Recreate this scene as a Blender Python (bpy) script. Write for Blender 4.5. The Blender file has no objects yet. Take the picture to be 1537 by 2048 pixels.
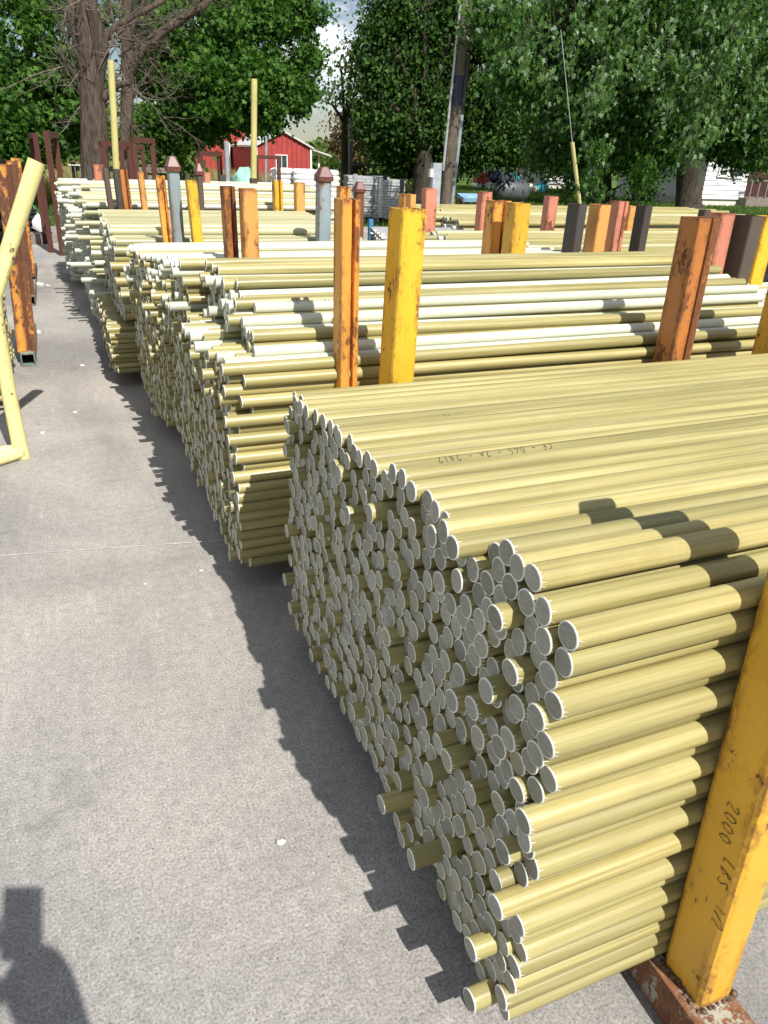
import bpy, math, random
import numpy as np
from mathutils import Vector, Matrix, Quaternion
C = bpy.context.scene
COL = C.collection
PI = math.pi
# ------------------------------------------------------------------ camera
RM = ((0.924, -0.136, 0.356), (-0.380, -0.413, 0.828), (0.035, -0.900, -0.434))   # world axes in camera space
_q = np.array(RM); _u, _s, _v = np.linalg.svd(_q); RMN = _u @ _v
EYE = 1.55
cam_d = bpy.data.cameras.new('camera'); cam = bpy.data.objects.new('camera', cam_d); COL.objects.link(cam)
cam_d.sensor_fit = 'VERTICAL'; cam_d.sensor_height = 36.0; cam_d.sensor_width = 27.0; cam_d.lens = 26.0
cam_d.clip_start = 0.02; cam_d.clip_end = 3000
m = Matrix.Identity(4)
for i in range(3):
    m[i][0] = RMN[i][0]; m[i][1] = -RMN[i][1]; m[i][2] = -RMN[i][2]
m[2][3] = EYE
cam.matrix_world = m
C.camera = cam
# ------------------------------------------------------------------ sun, sky, exposure
SUN = Vector((-0.118, 0.653, -0.748)).normalized()
sd = bpy.data.lights.new('sun', 'SUN'); sd.energy = 5.0; sd.angle = math.radians(0.5); sd.color = (1.0, 0.955, 0.88)
so = bpy.data.objects.new('sun', sd); COL.objects.link(so)
so.rotation_euler = SUN.to_track_quat('-Z', 'Y').to_euler(); so.location = (3, -10, 12)
W = bpy.data.worlds.new('World'); C.world = W; W.use_nodes = True
wn = W.node_tree.nodes; wl = W.node_tree.links; wn.clear()
wo = wn.new('ShaderNodeOutputWorld'); bg = wn.new('ShaderNodeBackground'); bg.inputs[1].default_value = 0.056
sky = wn.new('ShaderNodeTexSky'); sky.sky_type = 'NISHITA'; sky.sun_disc = False
sky.sun_elevation = math.radians(48.5); sky.sun_rotation = math.radians(169.8); sky.dust_density = 0.4; sky.ozone_density = 1.6
wt = wn.new('ShaderNodeTexCoord'); wm = wn.new('ShaderNodeMapping'); wm.inputs['Scale'].default_value = (1, 1, 2.6)
wz = wn.new('ShaderNodeTexNoise'); wz.inputs['Scale'].default_value = 2.3; wz.inputs['Detail'].default_value = 9; wz.inputs['Roughness'].default_value = .62
wr = wn.new('ShaderNodeValToRGB'); wr.color_ramp.elements[0].position = .49; wr.color_ramp.elements[1].position = .60
wx = wn.new('ShaderNodeMixRGB'); wx.inputs[2].default_value = (17.0, 17.3, 17.8, 1)
wl.new(wt.outputs['Generated'], wm.inputs[0]); wl.new(wm.outputs[0], wz.inputs['Vector']); wl.new(wz.outputs[0], wr.inputs[0])
wl.new(wr.outputs[0], wx.inputs[0]); wl.new(sky.outputs[0], wx.inputs[1]); wl.new(wx.outputs[0], bg.inputs[0]); wl.new(bg.outputs[0], wo.inputs[0])
C.view_settings.view_transform = 'Standard'; C.view_settings.look = 'None'
C.view_settings.gamma = 1; C.view_settings.use_curve_mapping = False
C.view_settings.exposure = 0.46
C.cycles.max_bounces = 6; C.cycles.transparent_max_bounces = 4

def ray(px, py):
    d = np.array([(px - 768.5) / 1479, (py - 1024) / 1479, 1.0])
    return RMN @ d
def at(px, py, axis, val):                    # the point of the world seen at a photograph pixel where coordinate AXIS is VAL
    d = ray(px, py); o = np.array([0, 0, EYE]); t = (val - o[axis]) / d[axis]
    return Vector(o + t * d)
# ------------------------------------------------------------------ material helpers
class NT:
    def __init__(s, name):
        s.m = bpy.data.materials.new(name); s.m.use_nodes = True; s.t = s.m.node_tree; s.n = s.t.nodes
        s.n.clear(); s.out = s.n.new('ShaderNodeOutputMaterial'); s.b = s.n.new('ShaderNodeBsdfPrincipled')
        s.t.links.new(s.b.outputs[0], s.out.inputs[0])
    def link(s, a, b): s.t.links.new(a, b)
    def new(s, ty, **kw):
        n = s.n.new(ty)
        for k, v in kw.items():
            k2 = k.replace('_', ' ')
            if k2 in n.inputs.keys():
                if hasattr(v, 'is_linked') or isinstance(v, bpy.types.NodeSocket): s.link(v, n.inputs[k2])
                else: n.inputs[k2].default_value = v
            else: setattr(n, k, v)
        return n
    def coord(s, scale=(1, 1, 1), rnd=True, kind='Object'):
        tc = s.new('ShaderNodeTexCoord'); mp = s.new('ShaderNodeMapping'); mp.inputs['Scale'].default_value = scale
        s.link(tc.outputs[kind], mp.inputs[0])
        if rnd:
            oi = s.new('ShaderNodeObjectInfo'); gi = s.new('ShaderNodeNewGeometry')
            a = s.math('ADD', oi.outputs['Random'], gi.outputs['Random Per Island']); b = s.math('MULTIPLY', a, 61.0)
            cv = s.new('ShaderNodeCombineXYZ')
            for i in range(3): s.link(b, cv.inputs[i])
            s.link(cv.outputs[0], mp.inputs['Location'])
        return mp.outputs[0]
    def math(s, op, a, b=0.0, clamp=False):
        n = s.new('ShaderNodeMath', operation=op, use_clamp=clamp)
        for i, v in enumerate((a, b)):
            if isinstance(v, bpy.types.NodeSocket): s.link(v, n.inputs[i])
            else: n.inputs[i].default_value = v
        return n.outputs[0]
    def noise(s, vec, scale, detail=4, rough=.55, dist=0):
        n = s.new('ShaderNodeTexNoise', Scale=scale, Detail=detail, Roughness=rough, Distortion=dist); s.link(vec, n.inputs['Vector'])
        return n.outputs[0]
    def ramp(s, fac, stops):
        r = s.new('ShaderNodeValToRGB'); s.link(fac, r.inputs[0]); e = r.color_ramp.elements
        while len(e) < len(stops): e.new(.5)
        for i, (p, c) in enumerate(stops):
            e[i].position = p; c = (c, c, c) if not hasattr(c, '__len__') else c; e[i].color = (*c[:3], 1)
        return r.outputs[0]
    def mix(s, fac, a, b, mode='MIX'):
        n = s.new('ShaderNodeMixRGB', blend_type=mode)
        for i, v in enumerate((fac, a, b)):
            if isinstance(v, bpy.types.NodeSocket): s.link(v, n.inputs[i])
            else: n.inputs[i].default_value = v if i == 0 else (*v[:3], 1)
        return n.outputs[0]
    def bump(s, h, strength, dist=.01):
        n = s.new('ShaderNodeBump', Strength=strength, Distance=dist); s.link(h, n.inputs['Height']); s.link(n.outputs[0], s.b.inputs['Normal'])
    def base(s, v, rough=.6, metal=0, spec=.5):
        for k, x in (('Base Color', v), ('Roughness', rough), ('Metallic', metal), ('Specular IOR Level', spec)):
            if isinstance(x, bpy.types.NodeSocket): s.link(x, s.b.inputs[k])
            else: s.b.inputs[k].default_value = (*x[:3], 1) if k == 'Base Color' else x
        return s.m
MATS = {}
def plain(name, col, rough=.6, metal=0, var=.25, scale=6, bump=0):
    if name in MATS: return MATS[name]
    t = NT(name); v = t.coord()
    n = t.noise(v, scale, 6, .6)
    lo = [c * (1 - var) for c in col]; hi = [min(1, c * (1 + var)) for c in col]
    c = t.ramp(n, [(.3, lo), (.7, hi)])
    if bump: t.bump(t.noise(v, scale * 6, 4), bump, .004)
    MATS[name] = t.base(c, rough, metal)
    return MATS[name]
def rod_mat(name, lo, mid, hi, rough=.38):
    t = NT(name); v = t.coord((1.3, 55, 55))
    st = t.noise(v, 1.0, 5, .6)
    v2 = t.coord((.5, 200, 200)); fine = t.noise(v2, 1.0, 3, .6)
    c = t.ramp(t.math('ADD', t.math('MULTIPLY', st, .7), t.math('MULTIPLY', fine, .3)), [(.32, lo), (.5, mid), (.68, hi)])
    oi = t.new('ShaderNodeObjectInfo'); gi = t.new('ShaderNodeNewGeometry')
    r = t.math('FRACT', t.math('ADD', oi.outputs['Random'], gi.outputs['Random Per Island']))
    tint = t.ramp(r, [(0, (.72, .72, .70)), (.3, (.93, .92, .90)), (.7, (1.0, .98, .97)), (1, (1.12, 1.07, 1.03))])
    c = t.mix(1, c, tint, 'MULTIPLY')
    v3 = t.coord((1.2, 30, 30)); w = t.noise(v3, 3.0, 8, .75)            # pale scuffs
    c = t.mix(t.math('MULTIPLY', t.ramp(w, [(.66, 0.0), (.74, 1.0)]), .4), c, (.62, .60, .47))
    v4 = t.coord((6, 6, 6)); d = t.noise(v4, 1, 6, .7)
    c = t.mix(t.math('MULTIPLY', t.ramp(d, [(.55, 0.0), (.75, 1.0)]), .3), c, (.20, .17, .07))
    t.bump(fine, .12, .002)
    return t.base(c, rough, 0, .5)
M = MATS
M['rod'] = rod_mat('olive_fibreglass', (.205, .178, .066), (.34, .302, .124), (.465, .425, .215))
M['pale'] = rod_mat('pale_fibreglass', (.40, .43, .31), (.53, .56, .45), (.66, .68, .59), .42)
M['cream'] = rod_mat('cream_fibreglass', (.29, .275, .14), (.40, .385, .215), (.52, .505, .33), .42)
def end_mat(name, a, b):
    t = NT(name); v = t.coord((1, 1, 1))
    oi = t.new('ShaderNodeObjectInfo'); gi = t.new('ShaderNodeNewGeometry')
    r = t.math('FRACT', t.math('MULTIPLY', t.math('ADD', oi.outputs['Random'], gi.outputs['Random Per Island']), 17.3))
    mp = t.new('ShaderNodeMapping', Scale=(1, 1, 9)); t.link(v, mp.inputs[0]); cv = t.new('ShaderNodeCombineXYZ'); t.link(t.math('MULTIPLY', r, 6.28), cv.inputs[0]); t.link(cv.outputs[0], mp.inputs['Rotation'])
    saw = t.noise(mp.outputs[0], 42, 5, .7); n = t.noise(v, 38, 6, .75)
    c = t.mix(n, a, b)
    c = t.mix(t.math('MULTIPLY', t.ramp(saw, [(.50, 0.0), (.66, 1.0)]), .45), c, [min(1, k * 1.5) for k in b])
    c = t.mix(1, c, t.ramp(r, [(0, (.74, .74, .70)), (.5, (1, 1, .98)), (.85, (1.18, 1.18, 1.16)), (1, (1.0, .93, .74))]), 'MULTIPLY')
    t.bump(saw, .35, .002)
    return t.base(c, .8, 0, .25)
M['end'] = end_mat('sawn_rod_end', (.23, .23, .20), (.375, .37, .325))
M['pale_end'] = end_mat('pale_sawn_end', (.42, .42, .375), (.58, .58, .52))
M['dark_end'] = end_mat('dark_sawn_end', (.10, .10, .11), (.2, .2, .22))
M['rim'] = plain('frayed_rim', (.80, .79, .72), .8, 0, .08)
M['dark_rod'] = plain('black_rod', (.03, .03, .033), .5)
def paint(name, col, rust=(.10, .035, .016), amt=.5, scale=7., rough=.45, rust2=(.22, .085, .03), fade=.18):
    t = NT(name); v = t.coord((1, 1, .55))
    n = t.noise(v, scale, 10, .66); n2 = t.noise(v, scale * 6.5, 6, .65); big = t.noise(v, 2.2, 3, .5)
    gi = t.new('ShaderNodeNewGeometry')
    bv = t.new('ShaderNodeBevel', samples=6, Radius=.03); vm = t.new('ShaderNodeVectorMath', operation='DOT_PRODUCT'); t.link(bv.outputs[0], vm.inputs[0]); t.link(gi.outputs['Normal'], vm.inputs[1])
    ed = t.ramp(vm.outputs['Value'], [(.86, 1.0), (.985, 0.0)])
    k = t.math('ADD', t.math('ADD', t.math('MULTIPLY', n, .62), t.math('MULTIPLY', n2, .38)), t.math('ADD', t.math('MULTIPLY', ed, .10), .045))
    k = t.math('ADD', k, t.math('MULTIPLY', t.math('SUBTRACT', big, .5), .22))
    th = .5 + (1 - amt) * .24
    mask = t.ramp(k, [(th, 0.0), (th + .022, 1.0)])
    halo = t.ramp(k, [(th - .085, 0.0), (th + .01, 1.0)])
    pc = t.ramp(t.noise(v, 3.1, 6, .6), [(.3, [c * (1 - fade) for c in col]), (.7, [min(1, c * (1 + fade)) for c in col])])
    pc = t.mix(t.math('MULTIPLY', halo, .38), pc, [a * .55 + b * .45 for a, b in zip(col, rust2)])
    rc = t.ramp(t.noise(v, 60, 5, .7), [(.3, rust), (.7, rust2)])
    # scratches
    v2 = t.coord((30, 30, 2.5)); sc = t.ramp(t.noise(v2, 1.6, 6, .7), [(.70, 0.0), (.73, 1.0)])
    c = t.mix(t.math('MULTIPLY', sc, .55), t.mix(mask, pc, rc), rust)
    r = t.mix(mask, (rough,) * 3, (.9,) * 3)
    h = t.math('SUBTRACT', t.math('MULTIPLY', n2, .25), t.math('MULTIPLY', mask, .6))
    t.bump(h, .35, .003)
    m_ = t.base(c, .5); t.link(r, t.b.inputs['Roughness']); return m_
M['yellow'] = paint('yellow_paint_chipped', (.68, .375, .035), scale=12, amt=.53)
M['yellow_clean'] = paint('yellow_paint', (.70, .42, .03), scale=13, amt=.40)
M['orange'] = paint('orange_paint_rusty', (.70, .31, .055), amt=.50, scale=9)
M['orange_rust'] = paint('orange_paint_rusted', (.46, .17, .04), amt=.62, scale=12)
M['tan'] = paint('tan_orange_paint', (.66, .31, .085), amt=.42)
M['orange_flake'] = paint('orange_paint_flaked', (.62, .27, .05), amt=.80, scale=4.2, rust=(.085, .035, .02), rust2=(.15, .06, .03))
M['pink'] = paint('salmon_primer', (.52, .20, .13), amt=.44)
M['brown'] = paint('brown_rust_steel', (.085, .064, .05), amt=.45, rust=(.06, .03, .02), rust2=(.13, .07, .045), rough=.7)
M['dark'] = paint('dark_brown_steel', (.05, .042, .038), amt=.3, rust=(.05, .03, .025), rust2=(.10, .06, .04), rough=.7)
M['blue'] = paint('grey_blue_paint', (.25, .31, .33), amt=.46, rust2=(.20, .09, .05))
M['redcap'] = paint('dark_red_cap', (.12, .035, .03), amt=.3)
M['teal'] = paint('teal_rail_paint', (.16, .25, .22), amt=.60, rust2=(.20, .10, .05))
M['rail'] = paint('grey_green_rail_paint', (.32, .33, .28), scale=13, amt=.74, rust2=(.24, .11, .05))
M['rust'] = paint('rusty_steel', (.16, .06, .03), amt=.6, rough=.85)
M['deep_rust'] = paint('dark_red_rust', (.075, .022, .014), amt=.5, rough=.85, rust=(.05, .018, .012), rust2=(.10, .035, .02))
M['pipe'] = paint('pale_yellow_pipe_paint', (.74, .68, .30), amt=.42, scale=11, rust=(.05, .03, .02))
M['weld'] = plain('weld_metal', (.13, .085, .06), .6, .4, .6, 60, .5)
M['ink'] = plain('black_marker_ink', (.012, .012, .014), .6)
M['inkgrey'] = plain('faded_marker_ink', (.13, .12, .08), .7)
M['steel'] = plain('galvanised_steel', (.42, .43, .44), .42, .5, .2, 14)
M['white'] = plain('white_paint', (.78, .78, .76), .55, 0, .07)
M['wood'] = plain('weathered_wood', (.20, .17, .14), .85, 0, .4, 18, .4)
M['black'] = plain('black_plastic', (.012, .012, .013), .35, 0, .3)
M['green_strap'] = plain('green_strap', (.06, .40, .27), .5)
M['stone'] = plain('pale_stone', (.62, .58, .52), .9, 0, .2, 30)
def concrete():
    t = NT('concrete'); v = t.coord((1, 1, 1), False)
    fine = t.noise(v, 150, 5, .8); mid = t.noise(v, 30, 7, .75); big = t.noise(v, .85, 5, .55, .6); huge = t.noise(v, .33, 3, .5)
    c = t.ramp(big, [(.32, (.242, .23, .218)), (.5, (.318, .302, .282)), (.66, (.395, .37, .338))])
    c = t.mix(1, c, t.ramp(huge, [(.35, (.82, .84, .87)), (.6, (1.04, 1.02, .99))]), 'MULTIPLY')
    c = t.mix(1, c, t.ramp(mid, [(.28, .76), (.5, 1.0), (.72, 1.20)]), 'MULTIPLY')
    c = t.mix(1, c, t.ramp(fine, [(.32, .42), (.5, 1.0), (.68, 1.58)]), 'MULTIPLY')
    # pits
    vo = t.new('ShaderNodeTexVoronoi', Scale=75.0); t.link(v, vo.inputs['Vector'])
    pit = t.math('MULTIPLY', t.ramp(vo.outputs['Distance'], [(.10, 1.0), (.22, 0.0)]), t.ramp(t.noise(v, 60, 2), [(.52, 0.0), (.6, 1.0)]))
    c = t.mix(t.math('MULTIPLY', pit, .75), c, (.07, .062, .056))
    # traffic staining (dark tyre-worn band along the aisle) and pale scuffs
    sv = t.coord((1, .22, 1), False); band = t.noise(sv, 1.5, 5, .6)
    c = t.mix(t.math('MULTIPLY', t.ramp(band, [(.50, 0.0), (.66, 1.0)]), .5), c, (.17, .165, .165))
    s2 = t.coord((9, 1.2, 1), False); s2n = t.new('ShaderNodeMapping'); s2n.inputs['Rotation'].default_value = (0, 0, .9); t.link(s2, s2n.inputs[0])
    sc = t.ramp(t.noise(s2n.outputs[0], 3.0, 9, .72), [(.57, 0.0), (.70, 1.0)])
    st = t.ramp(t.noise(v, .7, 7, .7, 1.2), [(.57, 0.0), (.64, 1.0)]); c = t.mix(t.math('MULTIPLY', st, .38), c, (.13, .125, .125))
    rs = t.ramp(t.noise(v, 1.9, 6, .7, .5), [(.66, 0.0), (.74, 1.0)]); c = t.mix(t.math('MULTIPLY', rs, .22), c, (.26, .17, .10))
    c = t.mix(t.math('MULTIPLY', sc, .30), c, (.56, .53, .49))
    t.bump(t.math('SUBTRACT', t.math('ADD', t.math('MULTIPLY', fine, .5), t.math('MULTIPLY', mid, .5)), pit), .35, .004)
    return t.base(c, .9, 0, .25)
M['concrete'] = concrete()
def soil(name, a, b, c_):
    t = NT(name); v = t.coord((1, 1, 1), False)
    n = t.noise(v, .35, 8, .65); f_ = t.noise(v, 9, 6, .7)
    c = t.ramp(n, [(.35, a), (.5, b), (.66, c_)]); c = t.mix(1, c, t.ramp(f_, [(.3, .6), (.7, 1.35)]), 'MULTIPLY')
    t.bump(f_, .6, .05); return t.base(c, .95, 0, .2)
M['lawn'] = soil('lawn', (.05, .085, .018), (.085, .14, .028), (.125, .175, .042))
def leafmat(name, cols, pale=None, palefrac=.0, trans=.32, rough=.62):
    t = NT(name); gi = t.new('ShaderNodeNewGeometry'); r = gi.outputs['Random Per Island']
    c = t.ramp(r, [(i / max(1, len(cols) - 1), k) for i, k in enumerate(cols)])
    if pale:
        c = t.mix(t.ramp(t.math('FRACT', t.math('MULTIPLY', r, 37.7)), [(1 - palefrac, 0.0), (1 - palefrac + .02, 1.0)]), c, pale)
    t.base(c, rough, 0, .22)
    tr = t.new('ShaderNodeBsdfTranslucent'); t.link(t.mix(1, c, (1.5, 1.6, .55), 'MULTIPLY'), tr.inputs[0])
    mx = t.new('ShaderNodeMixShader'); mx.inputs[0].default_value = trans
    t.link(t.b.outputs[0], mx.inputs[1]); t.link(tr.outputs[0], mx.inputs[2]); t.link(mx.outputs[0], t.out.inputs[0])
    return t.m
M['leaf_a'] = leafmat('maple_leaves', [(.022, .068, .010), (.048, .125, .017), (.10, .205, .03)])
M['leaf_b'] = leafmat('dark_leaves', [(.016, .044, .009), (.034, .085, .014), (.075, .15, .026)])
M['leaf_c'] = leafmat('silver_maple_leaves', [(.022, .062, .014), (.045, .118, .022), (.105, .205, .04)], (.20, .27, .20), .10)
M['leaf_d'] = leafmat('hedge_leaves', [(.06, .105, .02), (.085, .15, .03), (.13, .19, .05)])
M['leaf_e'] = leafmat('brown_leaves', [(.12, .075, .045), (.17, .11, .07), (.10, .09, .04)])
M['leaf_f'] = leafmat('grey_green_leaves', [(.05, .095, .03), (.085, .14, .05), (.15, .20, .10)])
M['grass'] = leafmat('grass_blades', [(.05, .10, .02), (.075, .14, .03), (.12, .17, .05)])
M['straw'] = leafmat('dry_grass', [(.30, .24, .11), (.38, .31, .15), (.22, .22, .08)])
def bark(name, a, b, sc=1.0):
    t = NT(name); v = t.coord((9 * sc, 9 * sc, 1.6 * sc)); n = t.noise(v, 2.2, 8, .7); n2 = t.noise(v, .5, 4)
    c = t.mix(1, t.ramp(n, [(.35, a), (.65, b)]), t.ramp(n2, [(.3, .65), (.7, 1.25)]), 'MULTIPLY')
    t.bump(n, 1.0, .06); return t.base(c, .95, 0, .2)
M['bark'] = bark('grey_brown_bark', (.04, .031, .024), (.16, .123, .094))
M['bark_dark'] = bark('dark_bark', (.03, .025, .02), (.10, .082, .065))
M['twig'] = plain('pale_dead_twigs', (.15, .12, .095), .9, 0, .4)
M['pole_wood'] = bark('pole_wood', (.10, .085, .065), (.21, .175, .135), 2.2)
M['pole_grey'] = bark('grey_pole_wood', (.33, .31, .29), (.50, .48, .45), 2.2)
# ------------------------------------------------------------------ mesh helpers
class MB:
    def __init__(s): s.v = []; s.f = []; s.mi = []; s.sm = []; s.sharp = []
    def add(s, vs, fs, mi=0, sm=False):
        o = len(s.v); s.v += [tuple(p) for p in vs]
        for f in fs: s.f.append(tuple(i + o for i in f)); s.mi.append(mi); s.sm.append(sm)
        return o
    def box(s, c, d, rz=0, mi=0, R=None):
        R = R or Matrix.Rotation(rz, 3, 'Z'); c = Vector(c); h = [k / 2 for k in d]
        vs = [c + R @ Vector((x * h[0], y * h[1], z * h[2])) for x in (-1, 1) for y in (-1, 1) for z in (-1, 1)]
        s.add(vs, [(0, 1, 3, 2), (4, 6, 7, 5), (0, 4, 5, 1), (2, 3, 7, 6), (0, 2, 6, 4), (1, 5, 7, 3)], mi)
    def tube(s, pts, rad, n=8, mi=0, caps=True, sm=True, hollow=0):
        pts = [Vector(p) for p in pts]; rad = rad if hasattr(rad, '__len__') else [rad] * len(pts)
        vs = []; up = None
        for i, p in enumerate(pts):
            d = (pts[min(i + 1, len(pts) - 1)] - pts[max(i - 1, 0)])
            d = d.normalized() if d.length > 1e-9 else Vector((0, 0, 1))
            if up is None: up = d.orthogonal().normalized()
            up = (up - d * up.dot(d)); up = up.normalized() if up.length > 1e-6 else d.orthogonal().normalized()
            w = d.cross(up)
            vs += [p + (up * math.cos(2 * PI * k / n) + w * math.sin(2 * PI * k / n)) * rad[i] for k in range(n)]
        fs = [(i * n + k, i * n + (k + 1) % n, (i + 1) * n + (k + 1) % n, (i + 1) * n + k) for i in range(len(pts) - 1) for k in range(n)]
        o = s.add(vs, fs, mi, sm)
        if caps:
            s.f.append(tuple(o + k for k in range(n))[::-1]); s.mi.append(mi); s.sm.append(False)
            e = o + (len(pts) - 1) * n; s.f.append(tuple(e + k for k in range(n))); s.mi.append(mi); s.sm.append(False)
            for q in (o, e): s.sharp += [(q + k, q + (k + 1) % n) for k in range(n)]
    def prism(s, outer, inner, z0, z1, xf=None, mi=0):       # hollow post: closed rings of (x, y), open at the top
        n = len(outer); P = []
        for ring, zs in ((outer, (z0, z1)), (inner, (z1, z0))):
            for z in zs: P += [Vector((x, y, z)) for x, y in ring]
        if xf: P = [xf(p) for p in P]
        fs = []
        for a in range(3): fs += [(a * n + k, a * n + (k + 1) % n, (a + 1) * n + (k + 1) % n, (a + 1) * n + k) for k in range(n)]
        fs += [(3 * n + k, 3 * n + (k + 1) % n, (k + 1) % n, k) for k in range(n)]
        s.add(P, fs, mi)
    def mesh(s, name, mats):
        me = bpy.data.meshes.new(name); me.from_pydata(s.v, [], s.f)
        for m_ in (mats if isinstance(mats, (list, tuple)) else [mats]): me.materials.append(m_)
        me.polygons.foreach_set('material_index', s.mi); me.polygons.foreach_set('use_smooth', s.sm)
        if s.sharp:
            ss = {tuple(sorted(e)) for e in s.sharp}
            at_ = me.attributes.new('sharp_edge', 'BOOLEAN', 'EDGE')
            at_.data.foreach_set('value', [tuple(sorted(e.vertices)) in ss for e in me.edges])
        me.update(); return me
    def build(s, name, mats, parent=None, loc=None):
        o = bpy.data.objects.new(name, s.mesh(name, mats)); COL.objects.link(o)
        if parent is not None: o.parent = parent
        if loc is not None: o.location = loc
        return o
def tag(o, label=None, cat=None, group=None, kind=None):
    if label: o['label'] = label
    if cat: o['category'] = cat
    if group: o['group'] = group
    if kind: o['kind'] = kind
    return o
def empty(name, loc, label, cat, group=None, rz=0):
    o = bpy.data.objects.new(name, None); COL.objects.link(o); o.location = loc; o.rotation_euler = (0, 0, rz); o.empty_display_size = .1
    return tag(o, label, cat, group)
def rr(w, d, r=.012):                                          # rounded rectangle ring
    out = []
    for sx, sy, a0 in ((1, 1, 0), (-1, 1, 90), (-1, -1, 180), (1, -1, 270)):
        for a in (0, 45, 90):
            t = math.radians(a0 + a); out.append((sx * (w / 2 - r) + r * math.cos(t), sy * (d / 2 - r) + r * math.sin(t)))
    return out
# ------------------------------------------------------------------ ground
g = MB(); g.add([(-1500, -1500, -.03), (1500, -1500, -.03), (1500, 1500, -.03), (-1500, 1500, -.03)], [(0, 1, 2, 3)])
tag(g.build('lawn', M['lawn']), 'green lawn and field reaching to the trees', None, None, 'structure')
g = MB(); g.box((2.5, 5.2, -.06), (19, 25, .12))
pave = tag(g.build('concrete_pavement', M['concrete']), 'pale grey speckled concrete yard slab', None, None, 'structure')
jm = plain('chalky_joint_filler', (.50, .49, .46), .9, 0, .3, 40)
g = MB(); pa = at(0, 1112, 2, 0); pb = at(420, 1083, 2, 0)
dv = (pb - pa).normalized(); pa2 = pa - dv * 5; pb2 = pb + dv * .5; nn = Vector((-dv.y, dv.x, 0)) * .0035
rj = random.Random(2); L = []; R_ = []
for i in range(60):
    p = pa2.lerp(pb2, i / 59); w = nn * rj.uniform(.3, 1.0); L.append((p.x + w.x, p.y + w.y, .0025)); R_.append((p.x - w.x, p.y - w.y, .0025))
g.add(L + R_, [(i, i + 1, 60 + i + 1, 60 + i) for i in range(59)]); g.build('joint_line', jm, pave)
# ------------------------------------------------------------------ rods
rnd = random.Random(7)
def pack(w, top, r, seed, iters=160, n_over=None):
    R = np.random.default_rng(seed); ys = np.arange(r, w - r + 1e-6, 2.06 * r); P = []
    row = 0; z = r
    while z < 1.6:
        for y in ys + (r if row % 2 else 0):
            if y <= w - r and z <= top(y) + .13: P.append((y, z))
        z += 1.76 * r; row += 1
    P = np.array(P) + R.normal(0, .42 * r, (len(P), 2))
    rad = r * R.uniform(.985, 1.015, len(P))
    S = rad[:, None] + rad[None, :]; np.fill_diagonal(S, 0)
    for it in range(iters):
        P[:, 1] -= .05 * r if it < iters - 40 else 0
        for _ in range(2):
            D = P[:, None, :] - P[None, :, :]; q = np.sqrt((D ** 2).sum(-1)) + 1e-9
            ov = np.maximum(S - q, 0) * .5 / q; ov = np.minimum(ov, .5)
            P += np.clip((D * ov[..., None]).sum(1) * .7, -.4 * r, .4 * r)
            P[:, 0] = np.clip(P[:, 0], rad, w - rad); P[:, 1] = np.maximum(P[:, 1], rad)
    return P
def rod_mesh(name, r, L, mats, seed, sides=16, fibres=True):   # long axis +X from 0 to L; slots: side, end, rim
    R = random.Random(seed); b = MB(); n = sides
    def ring(x, rad): return [(x, rad * math.cos(2 * PI * k / n), rad * math.sin(2 * PI * k / n)) for k in range(n)]
    tilt = R.uniform(-.06, .06), R.uniform(-.06, .06)
    rings = [ring(-.0005, r * .90), ring(0, r * .985), ring(.0015, r), ring(L, r), ring(L, r * .9)]
    vs = [p for q in rings for p in q]
    vs = [(x + (tilt[0] * y + tilt[1] * z if x < .1 else 0), y, z) for x, y, z in vs]
    o = b.add(vs, [])
    def quads(a, c, mi, sm):
        for k in range(n):
            b.f.append((a * n + k, c * n + k, c * n + (k + 1) % n, a * n + (k + 1) % n)); b.mi.append(mi); b.sm.append(sm)
    b.f.append(tuple(range(n))); b.mi.append(1); b.sm.append(False)
    quads(0, 1, 2, False); quads(1, 2, 2, False); quads(2, 3, 0, True); quads(3, 4, 2, False)
    b.f.append(tuple(4 * n + k for k in range(n))[::-1]); b.mi.append(1); b.sm.append(False)
    for q in (0, 1, 2, 3): b.sharp += [(q * n + k, q * n + (k + 1) % n) for k in range(n)]
    if fibres:
        for _ in range(16):
            k = R.randrange(n); a = 2 * n + k; a2 = 2 * n + (k + 1) % n
            p = Vector(b.v[a]); q = Vector(b.v[a2]); mid = p.lerp(q, .5); rad = Vector((0, mid.y, mid.z)).normalized()
            tip = mid + rad * R.uniform(.0006, .004) + Vector((R.uniform(-.001, .010), 0, 0)) + p.cross(q).normalized() * 0
            j = len(b.v); b.v.append(tuple(p.lerp(q, R.uniform(.3, .45)))); b.v.append(tuple(p.lerp(q, R.uniform(.5, .6)))); b.v.append(tuple(tip))
            b.f.append((j, j + 1, j + 2)); b.mi.append(2); b.sm.append(False)
    return b.mesh(name, [M[k] for k in mats])
OL = ('rod', 'end', 'rim'); PL = ('pale', 'pale_end', 'rim'); CR = ('cream', 'pale_end', 'rim'); DK = ('dark_rod', 'dark_end', 'dark_end')
RODS = []                                                      # dicts of every rod in the yard
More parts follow.
